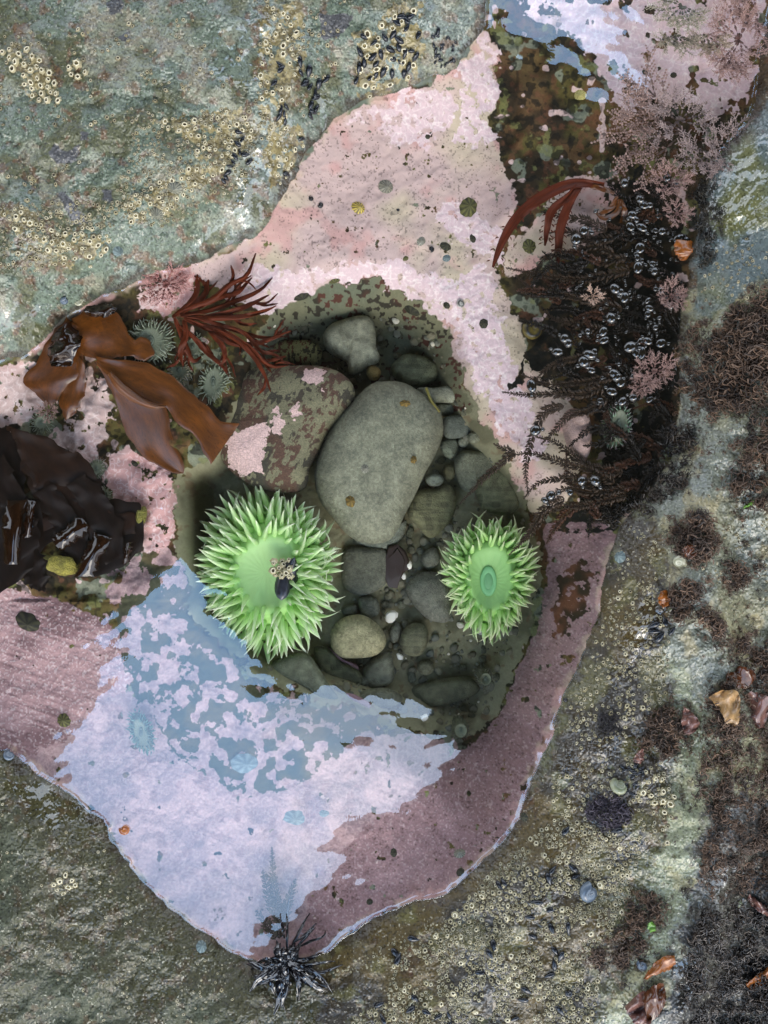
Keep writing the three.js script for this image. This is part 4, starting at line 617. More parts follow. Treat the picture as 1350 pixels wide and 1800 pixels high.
// barnacles: rough cones with an open top and a plated door inside
function barnacleGeo(v) {
  const pos = [], col = [], idx = [], n = 12, prof = [[1.0, 0], [0.86, 0.22], [0.66, 0.5], [0.52, 0.66], [0.42, 0.64], [0.34, 0.42], [0.02, 0.36]];
  prof.forEach(([r, y], j) => { for (let i = 0; i < n; i++) { const a = i / n * 2 * Math.PI, s = 1 + 0.16 * Math.cos(a * 6 + v) * (j < 4 ? 1 : 0.3) + 0.12 * vn(i * 1.7 + v * 9, j * 0.4); pos.push(Math.cos(a) * r * s, y * (1 + 0.14 * vn(i + v * 3, 5)), Math.sin(a) * r * s); const c = j < 3 ? vary(L3(164, 152, 118), 0.25, vn(i * 1.3 + v, j)) : j < 5 ? L3(224, 214, 184) : j < 6 ? L3(90, 76, 44) : (v % 3 ? L3(48, 42, 30) : L3(150, 136, 86)); col.push(...c); } });
  for (let j = 0; j + 1 < prof.length; j++) for (let i = 0; i < n; i++) { const a = j * n + i, b = j * n + (i + 1) % n; idx.push(a, a + n, b, b, a + n, b + n); }
  return geom(pos, idx, null, col);
}
const barnGeos = [0, 1, 2, 3, 4, 5].map(barnacleGeo), barnMat = phys({ vertexColors: true, roughness: 0.6 });
const inPoly = (poly, x, y) => { let s = false; for (let a = 0, b = poly.length - 1; a < poly.length; b = a++) if ((poly[a][1] > y) !== (poly[b][1] > y) && x < (poly[b][0] - poly[a][0]) * (y - poly[a][1]) / (poly[b][1] - poly[a][1]) + poly[a][0]) s = !s; return s; };
function fill(poly, n, r0, r1, gap = 1.5, clump = 0) { // positions that keep clear of each other
  const xs = poly.map(p => p[0]), ys = poly.map(p => p[1]), out = []; let tries = 0;
  while (out.length < n && tries++ < n * 60) { const x = rr(Math.min(...xs), Math.max(...xs)), y = rr(Math.min(...ys), Math.max(...ys)); if (!inPoly(poly, x, y)) continue; if (clump && fbm(x / 26, y / 26 + 50, 3) < clump) continue; const r = rr(r0, r1); let ok = true; for (const o of out) if (Math.hypot(o[0] - x, o[1] - y) < (o[2] + r) * gap * 0.62) { ok = false; break; } if (ok) out.push([x, y, r]); }
  return out;
}
const field = [[840, 1560], [900, 1500], [1000, 1420], [1090, 1420], [1130, 1480], [1110, 1570], [1060, 1680], [1040, 1800], [1030, 1830], [600, 1830], [620, 1790], [680, 1760], [690, 1700], [760, 1650]];
const clusters = [
  ['pale barnacle in the patch near the upper frame corner', 'barnacles near the upper corner', [[[0, 88], [50, 85], [90, 130], [112, 180], [60, 175], [20, 120]], 30, 5, 8, -9]],
  ['pale barnacle in the small cluster of seven', 'small cluster of seven barnacles', [[[118, 118], [140, 105], [155, 135], [130, 145]], 7, 5, 8, -9]],
  ['barnacle in the dense diagonal band on the upper rock', 'dense diagonal band of barnacles', [[[268, 216], [330, 208], [420, 190], [450, 222], [410, 290], [330, 345], [300, 372], [232, 392], [200, 362], [250, 336], [330, 290], [352, 244]], 84, 3.5, 6.5, -9]],
  ['barnacle in the loose patch lowest on the upper rock', 'loose patch of barnacles', [[[0, 370], [40, 365], [80, 400], [150, 395], [200, 420], [160, 470], [100, 450], [30, 410]], 40, 4, 8, -9]],
  ['barnacle in the column beside the mussel hook', 'column of barnacles', [[[455, 120], [480, 0], [520, 0], [530, 110], [500, 190], [460, 190]], 34, 4, 8, -0.1]],
  ['cream barnacle in the large mussel clump', 'barnacles in the mussel clump', [[[640, 60], [690, 30], [740, 0], [720, 60], [730, 130], [650, 170], [620, 150]], 26, 6, 10, -9]],
  ['small barnacle along the rim above the pink slope', 'barnacles along the rim', [[[470, 230], [500, 200], [540, 250], [500, 320], [475, 335]], 24, 3.5, 6, -9]],
  ['pale barnacle in the small group on the lower rock', 'small group on the lower rock', [[[92, 1555], [118, 1535], [138, 1560], [110, 1580]], 9, 4, 7, -9]],
  ['open barnacle in the ring shaped row beside the ridge', 'open barnacles beside the ridge', [[[1130, 1370], [1170, 1360], [1185, 1400], [1170, 1440], [1130, 1400]], 12, 5, 8, -9]],
  ['open barnacle in the crowded field beside the ridge', 'open barnacles in the crowded field', [field, 34, 5.5, 7, -9]],
];
const rest = []; let taken = [];
const setBarn = (o, x, y, r, i) => { sit(o, x, y, rr(0, 6.28), -0.0004); o.rotateX(rr(-0.25, 0.25)); o.scale.set(r * UNIT * rr(0.75, 1.2), r * UNIT * rr(0.7, 1.3), r * UNIT * rr(0.75, 1.2)); o.updateMatrix(); };
for (const [label, group, [poly, n, r0, r1, clump]] of clusters) { const f = fill(poly, n, r0, r1, 1.5, clump === -9 ? 0 : clump); taken.push(...f); f.forEach(([x, y, r], i) => { const m = mesh('barnacle', barnGeos[i % 6], barnMat); setBarn(m, x, y, r); tag(m, label, 'barnacle', group); }); }
for (const [poly, n, r0, r1, clump] of [
  [field, 1500, 3.0, 6.0, -0.06], [[[1000, 1130], [1060, 1060], [1130, 1020], [1180, 1120], [1170, 1230], [1100, 1300], [1020, 1320], [990, 1260]], 300, 2.6, 5, 0.0], [[[960, 1380], [1040, 1330], [1180, 1330], [1180, 1500], [1060, 1440], [980, 1440]], 130, 2.8, 5, 0.0],
  [[[1080, 930], [1200, 900], [1180, 1060], [1090, 1060]], 90, 2, 4, 0.05], [[[240, 215], [430, 190], [520, 230], [420, 330], [300, 400], [180, 400], [60, 480], [0, 480], [0, 360], [200, 350]], 650, 2, 4.2, 0.0], [[[0, 60], [240, 40], [440, 0], [640, 0], [560, 200], [460, 220], [100, 220], [0, 220]], 220, 2, 4.8, 0.12], [[[1180, 860], [1350, 880], [1350, 1120], [1200, 1040]], 110, 2, 4, 0.05], [[[0, 1400], [200, 1500], [420, 1690], [420, 1800], [0, 1800]], 120, 1.8, 3.6, 0.12], [[[560, 1720], [840, 1580], [880, 1530], [820, 1620], [680, 1700]], 120, 1.6, 3, 0], [[[1240, 420], [1350, 420], [1350, 520], [1230, 530]], 60, 2, 4, 0], [[[0, 300], [150, 280], [240, 330], [150, 460], [0, 470]], 90, 2.5, 5.5, 0.1],
]) for (const p of fill(poly, n, r0, r1, 1.3, clump)) if (samp(gPool, p[0], p[1]) < -14) rest.push(p);
{
  const m = new THREE.InstancedMesh(barnGeos[1], barnMat, rest.length), d = new THREE.Object3D();
  rest.forEach(([x, y, r], i) => { setBarn(d, x, y, r); m.setMatrixAt(i, d.matrix); m.setColorAt(i, rgb(blend([1, 1, 1], [0.62, 0.6, 0.5], rnd()), rr(0.5, 0.95))); });
  m.name = 'barnacle_crust'; m.castShadow = m.receiveShadow = true; scene.add(m); tag(m, 'crowded small barnacles crusting the wet rock around the pool', 'barnacles', null, 'stuff');
}
// the broken mussel that the larger anemone holds
{
  const g = thing('mussel_shell', 'broken barnacle covered mussel shell held by the larger green anemone', 'mussel', at(508, 1008, -0.052));
  const a = mesh('valve', musselGeo, wetVC, g); a.scale.set(0.026, 0.02, 0.024); a.rotation.set(0.3, 1.25, 0.25); const b = mesh('valve', musselGeo, phys({ vertexColors: true, roughness: 0.3, color: rgb([2.2, 2.1, 2.3]) }), g); b.scale.set(0.02, 0.016, 0.018); b.position.set(-0.006, 0.004, 0.01); b.rotation.set(-0.4, 1.5, 0.2);
  for (let i = 0; i < 26; i++) { const c = mesh('barnacle', barnGeos[i % 6], barnMat, g), r = rr(0.002, 0.0048); c.scale.setScalar(r); c.position.set(rr(-0.017, 0.003), rr(0.006, 0.016), rr(-0.02, 0.004)); c.rotation.set(rr(-0.5, 0.5), rr(0, 6), rr(-0.5, 0.5)); }
}
// ---------------------------------------------------------------- seaweeds
const Z4 = (ox, oy, pts) => pts.map(p => [ox + p[0] / 2.935, oy + p[1] / 2.935]);
const curve = (pts, n) => smooth(pts, n, false);
function sheet(left, right, yf, o = {}) { // a blade between two traced edges, with real thickness
  const n = o.n ?? 26, m = o.m ?? 8, L = curve(left, n), R = curve(right, n), th = o.th ?? 0.0008, pos = [], uv = [], idx = [], sd = o.seed ?? rnd() * 50;
  for (let s = 0; s < 2; s++) for (let i = 0; i <= n; i++) for (let j = 0; j <= m; j++) {
    const t = i / n, v = j / m, e = 4 * v * (1 - v), fr = (1 - e) * (o.frill ?? 1.4), x = mixf(L[i][0], R[i][0], v) + fr * 2 * vn(t * 16 + sd, v * 3), y = mixf(L[i][1], R[i][1], v) + fr * 2 * vn(t * 16 + 30, v * 3 + sd);
    const h = yf(t, v) + (o.wave ?? 0.004) * (vn(t * 5 + sd, v * 2.2 + sd) * 0.7 + 0.5 * (1 - e) * vn(t * 13 + sd, v * 2)) - s * th; const p = at(x, y, h); pos.push(p.x, h, p.z); uv.push(t, v);
  }
  const W = m + 1, T = (n + 1) * W, quad = (a, b, c, d) => idx.push(a, b, c, c, b, d);
  for (let i = 0; i < n; i++) for (let j = 0; j < m; j++) { const a = i * W + j; quad(a, a + 1, a + W, a + W + 1); quad(T + a, T + a + W, T + a + 1, T + a + W + 1); }
  for (let i = 0; i < n; i++) { const a = i * W, b = a + m; quad(a, a + W, T + a, T + a + W); quad(b, T + b, b + W, T + b + W); }
  for (let j = 0; j < m; j++) { const a = j, b = n * W + j; quad(a, T + a, a + 1, T + a + 1); quad(b, b + 1, T + b, T + b + 1); }
  return geom(pos, idx, uv);
}
const kelpTex = tile(256, (x, y) => { const q = 200 + 26 * vn(x / 32, y / 32) + 16 * vn(x / 8, y / 8 + 3) + 8 * vn(x / 2, y / 2) - (vn(x / 4 + 9, y / 4) > 0.72 ? 40 : 0); return [q, q * 0.97, q * 0.9]; });
const kelpMat = phys({ color: rgb(L3(156, 94, 38)), map: kelpTex, roughness: 0.3, transmission: 0.45, thickness: 0 }), kelpDark = phys({ color: rgb(L3(44, 27, 16)), map: kelpTex, roughness: 0.08 }), kelpBrown = phys({ color: rgb(L3(46, 27, 15)), map: kelpTex, roughness: 0.5, specularIntensity: 0.3 }), kelpSunk = phys({ color: rgb(L3(32, 19, 12)), map: kelpTex, roughness: 0.5, specularIntensity: 0.3 }), kelpRed = phys({ color: rgb(L3(126, 56, 27)), map: kelpTex, roughness: 0.5, specularIntensity: 0.3, transmission: 0.2, thickness: 0 }), kelpWine = phys({ color: rgb(L3(104, 46, 26)), map: kelpTex, roughness: 0.5, specularIntensity: 0.3 });
{
  const k = thing('kelp', 'large brown kelp with broad blades lying over the pool edge', 'kelp', V3(0, 0, 0));
  const b = (l, r, yf, o) => mesh('blade', sheet(Z4(0, 440, l), Z4(0, 440, r), yf, o), o?.mat ?? kelpMat, k);
  b([[340, 350], [260, 430], [200, 560], [120, 650], [125, 690], [180, 725], [200, 760], [250, 797]], [[420, 400], [435, 500], [432, 580], [400, 660], [350, 700], [320, 740], [300, 775], [262, 797]], (t) => 0.001 - 0.014 * t, { wave: 0.002 });
  b([[400, 540], [350, 650], [320, 720], [302, 790], [316, 830], [332, 872]], [[445, 590], [442, 690], [432, 760], [405, 820], [380, 850], [345, 880]], (t) => -0.002 - 0.02 * t, { wave: 0.003 });
  b([[370, 350], [480, 305], [600, 320], [642, 390], [690, 470], [735, 442], [790, 495], [800, 528]], [[400, 520], [470, 560], [560, 570], [640, 545], [690, 548], [740, 572], [780, 560], [798, 535]], (t) => 0.002 - 0.012 * t, { wave: 0.003 });
  b([[490, 570], [545, 650], [565, 720], [610, 800], [640, 900], [690, 1010], [780, 1090], [880, 1142], [940, 1155]], [[560, 575], [700, 690], [850, 790], [880, 870], [887, 950], [910, 1020], [935, 1070], [952, 1115], [948, 1150]], (t) => -0.002 - 0.03 * t, { wave: 0.002 });
  b([[500, 600], [570, 680], [650, 730], [760, 780], [860, 812], [905, 885], [1005, 960], [1040, 1025], [1086, 1108]], [[500, 545], [650, 568], [770, 590], [900, 660], [1020, 760], [1100, 840], [1150, 880], [1200, 888], [1240, 890]], (t) => 0.001 - 0.022 * t, { wave: 0.002, n: 34, m: 12 });
  // rolled fold along the large blade and the wet upper holdfast
  b([[555, 640], [600, 720], [680, 780], [790, 820], [850, 812]], [[575, 625], [640, 690], [720, 750], [800, 790], [858, 800]], (t, v) => 0.004 + 0.006 * Math.sin(v * Math.PI) - 0.01 * t, { m: 8, frill: 0.4, wave: 0.001 });
  b([[300, 400], [270, 460], [250, 540], [270, 600]], [[400, 350], [425, 430], [400, 520], [370, 600]], (t, v) => 0.008 + 0.01 * Math.sin(v * 5) * (1 - t), { mat: kelpDark, wave: 0.012, n: 20, m: 12 });
  b([[430, 300], [500, 280], [570, 275], [600, 300]], [[440, 335], [500, 345], [560, 340], [590, 325]], (t, v) => 0.012 + 0.006 * Math.sin(v * 3), { mat: kelpDark, wave: 0.006 });
}
{
  const k = thing('kelp', 'dark nearly black kelp mass at the side of the pool', 'kelp', V3(0, 0, 0)), b = (l, r, yf, o, m = kelpSunk) => mesh('blade', sheet(l, r, yf, { frill: 3, ...o }), m, k);
  b([[20, 752], [30, 800], [50, 850], [70, 900], [78, 930]], [[58, 762], [100, 780], [145, 800], [180, 848], [184, 900]], (t) => -0.004 - 0.006 * t, {}, kelpBrown);
  b([[-40, 860], [60, 880], [130, 876], [205, 878], [245, 892], [252, 905]], [[-40, 1000], [40, 990], [110, 950], [160, 1012], [215, 1000], [254, 965]], (t, v) => -0.010 - 0.004 * v, { wave: 0.004, n: 40, m: 14 });
  b([[-30, 740], [-20, 900], [-20, 1020], [0, 1040]], [[26, 762], [50, 880], [62, 980], [40, 1020]], (t) => -0.012, { wave: 0.004 });
  b([[24, 968], [26, 1000], [50, 1030], [66, 1040]], [[62, 955], [84, 990], [84, 1020], [76, 1038]], (t) => -0.013, { wave: 0.003 });
  b([[60, 780], [110, 830], [150, 880], [200, 900], [240, 900]], [[40, 830], [80, 880], [120, 930], [190, 950], [236, 940]], (t) => -0.006 - 0.002 * t, { wave: 0.004, n: 30 }, kelpBrown);
  b([[10, 800], [30, 850], [60, 900], [70, 960]], [[-20, 820], [-10, 880], [20, 930], [30, 990]], (t) => -0.005, { wave: 0.004 });
  b([[90, 850], [130, 900], [160, 960], [170, 1005]], [[60, 870], [90, 920], [110, 970], [130, 1000]], (t) => -0.004 - 0.004 * t, { wave: 0.004 });
  b([[150, 830], [185, 870], [215, 920], [225, 975]], [[120, 850], [150, 900], [175, 950], [190, 990]], (t) => -0.003 - 0.004 * t, { wave: 0.004 });
  for (const [l, r] of [[[[10, 880], [4, 930], [10, 992]], [[46, 880], [40, 930], [36, 992]]], [[[46, 880], [44, 905], [40, 945]], [[66, 880], [62, 905], [54, 945]]], [[[88, 950], [110, 928], [142, 908]], [[108, 968], [134, 950], [158, 926]]], [[[132, 1014], [142, 980], [164, 938]], [[164, 1014], [178, 980], [196, 944]]], [[[214, 994], [216, 975], [220, 955]], [[226, 990], [230, 970], [230, 952]]]]) mesh('fold', sheet(l, r, (t, v) => -0.002 + 0.0075 * Math.sin(Math.PI * v) * Math.sin(Math.PI * (0.1 + 0.8 * t)), { n: 16, m: 10, wave: 0.002, frill: 2 }), kelpDark, k);
}
{ const pts = disc(108, 994, 27, 17, 0.15); tag(mesh('sponge', solid(pts, -0.006, 0.012, 0.02, { n: 36, amp: 0.16, flat: 0.6 }), phys({ color: rgb(L3(160, 148, 58)), map: grainMap, bumpMap: grainBump, bumpScale: 0.003, roughness: 0.8 })), 'lumpy yellow sponge under the dark kelp', 'sponge');
  tag(mesh('sponge', solid(disc(248, 906, 10, 16, 0.2), -0.016, 0.006, 0.01, { n: 24, amp: 0.16, flat: 0.6 }), phys({ color: rgb(L3(150, 144, 62)), map: grainMap, bumpMap: grainBump, bumpScale: 0.003, roughness: 0.8 })), 'small yellow green sponge at the tip of the dark kelp', 'sponge'); }
// strap branches of the red seaweed
function strap(path, w0, y0, y1, o = {}) {
  const n = o.n ?? 14, c = curve(path, n), L = [], R = [];
  for (let i = 0; i <= n; i++) { const a = c[Math.max(0, i - 1)], b = c[Math.min(n, i + 1)], l = Math.hypot(b[0] - a[0], b[1] - a[1]) || 1, t = i / n, w = w0 * (o.taper ? o.taper(t) : Math.pow(Math.sin(Math.PI * (0.12 + 0.86 * t)), 0.6)) * 0.5, nx = -(b[1] - a[1]) / l, ny = (b[0] - a[0]) / l; L.push([c[i][0] + nx * w, c[i][1] + ny * w]); R.push([c[i][0] - nx * w, c[i][1] - ny * w]); }
  return sheet(L, R, (t, v) => mixf(y0, y1, t) + (o.arch ?? 0) * Math.sin(t * Math.PI), { n, m: o.m ?? 3, th: 0.0007, frill: o.frill ?? 0.3, wave: o.wave ?? 0.004 });
}
{
  const k = thing('red_seaweed', 'reddish brown branching seaweed with narrow straps above the spotted slab', 'seaweed', V3(0, 0, 0));
  const mains = [[[890, 345], [950, 300], [1010, 230], [1020, 150], [1045, 60]], [[900, 340], [1000, 290], [1100, 250], [1180, 180], [1270, 130], [1320, 15]], [[930, 335], [1080, 310], [1220, 260], [1350, 200], [1405, 140]], [[930, 335], [1050, 360], [1180, 400], [1350, 450], [1470, 445]], [[950, 350], [1100, 420], [1200, 480], [1330, 480], [1500, 415]], [[900, 350], [935, 430], [965, 510], [1000, 575], [1040, 545]], [[930, 390], [1000, 450], [1060, 520], [1150, 600], [1170, 640]], [[960, 340], [1120, 350], [1260, 340], [1400, 300], [1425, 285]], [[1000, 370], [1150, 420], [1280, 500], [1400, 600], [1490, 590]], [[1100, 400], [1230, 470], [1330, 580], [1380, 680], [1395, 730]], [[960, 310], [1060, 220], [1070, 150], [1085, 100]], [[1020, 300], [1140, 240], [1220, 220], [1300, 140]], [[950, 360], [960, 440], [930, 520], [945, 600]], [[1150, 390], [1250, 420], [1350, 520], [1420, 540], [1480, 590]], [[1050, 340], [1180, 320], [1290, 280], [1390, 230]], [[1080, 420], [1150, 500], [1160, 560], [1130, 600]]];
  for (const p of mains) {
    const c = curve(Z4(0, 440, p), 12), y0 = -0.006, y1 = rr(-0.03, -0.004);
    mesh('branch', strap(Z4(0, 440, p), rr(7, 11), y0, y1, { arch: 0.004, n: 16 }), kelpRed, k);
    const forks = 2 + Math.floor(rnd() * 3); for (let f = 0; f < forks; f++) { const i = 4 + Math.floor(rnd() * 7), a = c[i], b = c[i + 1], dir = Math.atan2(b[1] - a[1], b[0] - a[0]) + (rnd() < 0.5 ? -1 : 1) * rr(0.3, 0.75), l = rr(22, 48), bend = rr(-0.4, 0.4);
      mesh('branchlet', strap([a, [a[0] + Math.cos(dir) * l * 0.5, a[1] + Math.sin(dir) * l * 0.5], [a[0] + Math.cos(dir + bend) * l, a[1] + Math.sin(dir + bend) * l]], rr(3.5, 6), mixf(y0, y1, i / 12), mixf(y0, y1, i / 12) + rr(-0.006, 0.006), { n: 8 }), kelpRed, k); }
  }
}
for (const [label, main, w, mat] of [['long curved red strap seaweed above the feathery fronds', [[1062, 326], [1010, 322], [960, 342], [915, 375], [885, 420], [866, 470]], 20, kelpWine], ['narrow red strap hanging beside the long curved one', [[1015, 325], [1000, 345], [970, 370], [962, 400], [958, 432]], 15, kelpWine], ['straight toothed red strap pointing down the pink patch', [[1020, 328], [1005, 350], [988, 390], [982, 430], [980, 470]], 17, kelpWine]]) {
  const k = thing('strap_seaweed', label, 'seaweed', V3(0, 0, 0)); mesh('blade', strap(main, w, -0.004, -0.02, { n: 22, m: 5, arch: 0.006 }), mat, k);
  const c = curve(main, 26); for (let i = 8; i < 26; i++) { const a = c[i], b = c[i - 1], d = Math.atan2(a[1] - b[1], a[0] - b[0]), s = i % 2 ? 1 : -1, x = a[0] - Math.sin(d) * s * w * 0.42, y = a[1] + Math.cos(d) * s * w * 0.42; mesh('tooth', strap([[x, y], [x - Math.sin(d - 0.5 * s) * s * 4, y + Math.cos(d - 0.5 * s) * s * 4], [x - Math.sin(d - 0.7 * s) * s * 7, y + Math.cos(d - 0.7 * s) * s * 7]], 2.2, -0.008, -0.009, { n: 3, m: 1, wave: 0 }), mat, k); }
}
{ const k = thing('strap_seaweed', 'short orange brown forked blades at the edge of the beaded seaweed', 'seaweed', V3(0, 0, 0)); for (const p of [[[1085, 345], [1075, 365], [1050, 378]], [[1090, 350], [1085, 372], [1062, 384], [1045, 372]], [[1092, 352], [1098, 375], [1090, 392]], [[1080, 340], [1060, 332], [1030, 326]]]) mesh('blade', strap(p, 10, -0.002, -0.006, { n: 10 }), kelpMat, k); }

// feathery dark fronds: a stem with leaflets on both sides
function frondGeo(path, o) {
  const n = o.n ?? Math.round(o.len / 3.6), c = curve(path, n), pos = [], idx = [];
  const leaf = (x, y, h, a, l, w, up) => { const b = pos.length / 3, ca = Math.cos(a), sa = Math.sin(a), put = (u, v, q) => { const p = at(x + ca * u - sa * v, y + sa * u + ca * v, h + q); pos.push(p.x, h + q, p.z); }; put(0, -w * 0.3, 0); put(l * 0.55, -w, up * 0.5); put(l, 0, up); put(l * 0.5, w * 0.8, up * 0.3); put(l * 0.45, 0, up * 0.5 + 0.0012); idx.push(b, b + 1, b + 4, b + 1, b + 2, b + 4, b + 2, b + 3, b + 4, b + 3, b, b + 4, b, b + 3, b + 1, b + 1, b + 3, b + 2); };
  for (let i = 0; i < n; i++) {
    const a = c[i], b = c[i + 1], d = Math.atan2(b[1] - a[1], b[0] - a[0]), t = i / n, h = mixf(o.y0, o.y1, t);
    leaf(a[0], a[1], h, d, Math.hypot(b[0] - a[0], b[1] - a[1]) * 1.5, o.stem ?? 1.8, 0);
    for (const s of [-1, 1]) { const q = d + s * rr(0.55, 1.05), l = o.leaf * rr(0.7, 1.15) * Math.pow(1 - 0.75 * t * t, 1); leaf(a[0] + rr(-1, 1), a[1] + rr(-1, 1), h, q, l, l * (o.wide ?? 0.22), rr(-0.001, 0.005)); if (o.two) leaf(a[0] + Math.cos(q) * l * 0.5, a[1] + Math.sin(q) * l * 0.5, h + 0.001, q - s * 0.6, l * 0.5, l * 0.1, 0.001); }
  }
  return geom(pos, idx);
}
const featherMat = phys({ color: rgb(L3(58, 42, 26)), roughness: 0.35 }), featherDark = phys({ color: rgb(L3(32, 25, 18)), roughness: 0.25 }), featherRed = phys({ color: rgb(L3(76, 46, 28)), roughness: 0.3 });
const frond = (g, path, o) => { let l = 0; for (let i = 1; i < path.length; i++) l += Math.hypot(path[i][0] - path[i - 1][0], path[i][1] - path[i - 1][1]); return mesh('frond', frondGeo(path, { leaf: 13, y0: -0.004, y1: -0.012, len: l, ...o }), o.mat ?? featherMat, g); };
{
  const k = thing('feather_seaweed', 'dark feathery seaweed mass with wet beaded tips along the pool side', 'seaweed', V3(0, 0, 0)), z = (p) => Z4(890, 440, p);
  for (const p of [[[640, 100], [500, 130], [380, 150], [200, 130], [0, 90]], [[600, 300], [420, 260], [300, 230], [150, 210], [50, 130]], [[500, 700], [400, 740], [300, 740], [100, 745], [-20, 730]], [[600, 1150], [500, 1130], [420, 1110], [250, 990], [150, 960]], [[560, 1200], [420, 1130], [300, 1100], [150, 1050], [-20, 1060]], [[500, 1230], [380, 1190], [250, 1180], [150, 1210], [90, 1280]], [[300, 800], [200, 830], [140, 950], [100, 1100], [110, 1250]], [[520, 760], [420, 830], [330, 850], [230, 950], [180, 1000]], [[560, 650], [380, 680], [220, 690], [80, 640]], [[480, 560], [340, 560], [220, 600], [140, 680]], [[520, 420], [360, 380], [240, 350], [180, 290]], [[620, 40], [460, 60], [400, 20], [380, -60]], [[520, -100], [400, -160], [300, -170], [180, -200]], [[560, -60], [420, -60], [300, -100], [220, -90]], [[560, 20], [460, -20], [330, 20], [200, 40], [120, 150]], [[640, -140], [600, -200], [560, -240]], [[620, 1230], [450, 1250], [300, 1230], [180, 1290]], [[620, 1260], [420, 1310], [260, 1330], [150, 1400]], [[300, 1280], [200, 1330], [120, 1450], [60, 1530]]]) frond(k, z(p), { leaf: 14, y0: -0.003, y1: rr(-0.02, -0.006) });
  for (const p of [[[905, 795], [880, 815], [859, 832], [832, 859], [808, 886]], [[905, 800], [888, 790], [868, 780]], [[962, 896], [935, 935], [915, 955], [895, 975]]]) frond(k, p, { leaf: 11, y0: -0.01, y1: -0.02 });
  const mass = [[1000, 440], [1060, 400], [1120, 330], [1180, 380], [1195, 500], [1190, 640], [1180, 760], [1160, 860], [1060, 930], [985, 930], [1000, 860], [1060, 820], [1050, 720], [980, 660], [960, 580], [960, 500]];
  for (const [x, y] of fill(mass, 110, 8, 9, 1)) { const a = rr(2.2, 4.2), l = rr(45, 95), b = rr(-0.5, 0.5); frond(k, [[x + 20, y], [x + 20 + Math.cos(a) * l * 0.5, y + Math.sin(a) * l * 0.5], [x + 20 + Math.cos(a + b) * l, y + Math.sin(a + b) * l]], { leaf: rr(9, 15), y0: rr(-0.012, -0.001), y1: rr(-0.02, -0.002), mat: rnd() < 0.28 ? featherRed : featherDark, two: 1 }); }
}
{ // beads of water standing on the tips that break the surface
  const dome = (x, z, r, h) => { const q = new THREE.SphereGeometry(1, 18, 8, 0, Math.PI * 2, 0, Math.PI * 0.5); q.scale(r, h, r * 0.85); q.translate(x, 0, z); return q; }, g = mergeGeometries([dome(0, 0, 1.0, 0.75), dome(1.15, 0.5, 0.42, 0.4)]), spots = [];
  for (const p of Z4(890, 440, [[300, 455], [320, 480], [380, 440], [420, 420], [430, 540], [455, 525], [420, 600], [440, 620], [400, 575], [560, 200], [590, 215], [610, 245], [540, 350], [500, 420], [505, 465], [730, 260], [740, 300], [770, 200], [800, 210], [830, 250], [850, 290], [640, 500], [665, 530], [700, 530], [580, 590], [570, 655], [590, 680], [650, 650], [770, 400], [730, 470], [790, 350], [680, 90], [755, 70], [765, 110], [730, 330], [800, 480], [690, 470], [545, 730], [485, 775], [600, 780], [655, 760], [740, 770], [150, 930], [130, 700], [265, 525], [230, 1265], [270, 1250], [330, 1250], [200, 1290], [390, 1190], [460, 1190], [560, 640]])) spots.push([...p, rr(5, 12)]);
  for (const p of Z4(890, 0, [[690, 1030], [710, 1060], [740, 1060], [650, 1110], [670, 1135], [785, 1115], [700, 1175], [770, 1190], [805, 1195], [690, 1280], [675, 1330], [610, 945], [400, 1190], [440, 1200], [890, 1230], [930, 1240], [915, 1280], [830, 920], [880, 960], [640, 1170], [360, 1235], [460, 1090]])) spots.push([...p, rr(5, 11)]);
  const mass = [[1010, 420], [1120, 340], [1200, 400], [1195, 640], [1150, 700], [1040, 660], [1000, 560]]; for (const p of fill(mass, 90, 2, 4, 1)) spots.push(p);
  const m = new THREE.InstancedMesh(g, phys({ color: rgb(L3(30, 26, 20)), roughness: 0.04, clearcoat: 1, clearcoatRoughness: 0.02 }), spots.length), M = new THREE.Matrix4(), q = new THREE.Quaternion();
  spots.forEach(([x, y, r], i) => { const s = r * UNIT * 1.05; q.setFromAxisAngle(UPV, rr(0, 6)); M.compose(at(x, y, -0.0015), q, V3(s * rr(0.75, 1.15), s * rr(0.6, 1.0), s * rr(0.8, 1.1))); m.setMatrixAt(i, M); });
  m.name = 'wet_beads'; m.castShadow = m.receiveShadow = true; scene.add(m); tag(m, 'shiny wet beads on the tips of the dark seaweed', 'water beads', null, 'stuff');
}
// jointed coralline tufts
function tuftGeo(dirs, len, levels, c0, c1, flat = 0.5) {
  const pos = [], idx = [], col = [];
  const seg = (p, q, w0, c) => { const w = Math.min(w0, 0.0014), b = pos.length / 3, d = q.clone().sub(p), s = V3(-d.z, 0, d.x).normalize().multiplyScalar(w), u = V3(0, w * 0.7, 0), m = p.clone().lerp(q, 0.6); for (const v of [p, m.clone().add(s), m.clone().add(u), m.clone().sub(s), m.clone().sub(u), q]) { pos.push(v.x, v.y, v.z); col.push(...c); } for (const [i, j] of [[1, 2], [2, 3], [3, 4], [4, 1]]) idx.push(b, b + j, b + i, b + 5, b + i, b + j); };
  const grow = (p, a, el, l, lev) => {
    let cur = p; const n = 4; for (let i = 0; i < n; i++) { const q = cur.clone().add(V3(Math.cos(a) * Math.cos(el), Math.sin(el), Math.sin(a) * Math.cos(el)).multiplyScalar(l / n)); seg(cur, q, l / n * 0.5, vary(blend(c0, c1, clamp(1 - lev / levels + 0.2 * rnd())), 0.2, rr(-1, 1))); cur = q; a += rr(-0.12, 0.12); el += rr(-0.1, 0.12);
      if (lev > 0 && i > 0) for (const s of [-1, 1]) grow(cur, a + s * rr(0.5, 0.95), el + rr(-0.3, 0.35), l * rr(0.36, 0.5), lev - 1); }
  };
  for (const [a, el, l] of dirs) grow(V3(0, 0, 0), a, el, l * len, levels);
  return geom(pos, idx, null, col);
}
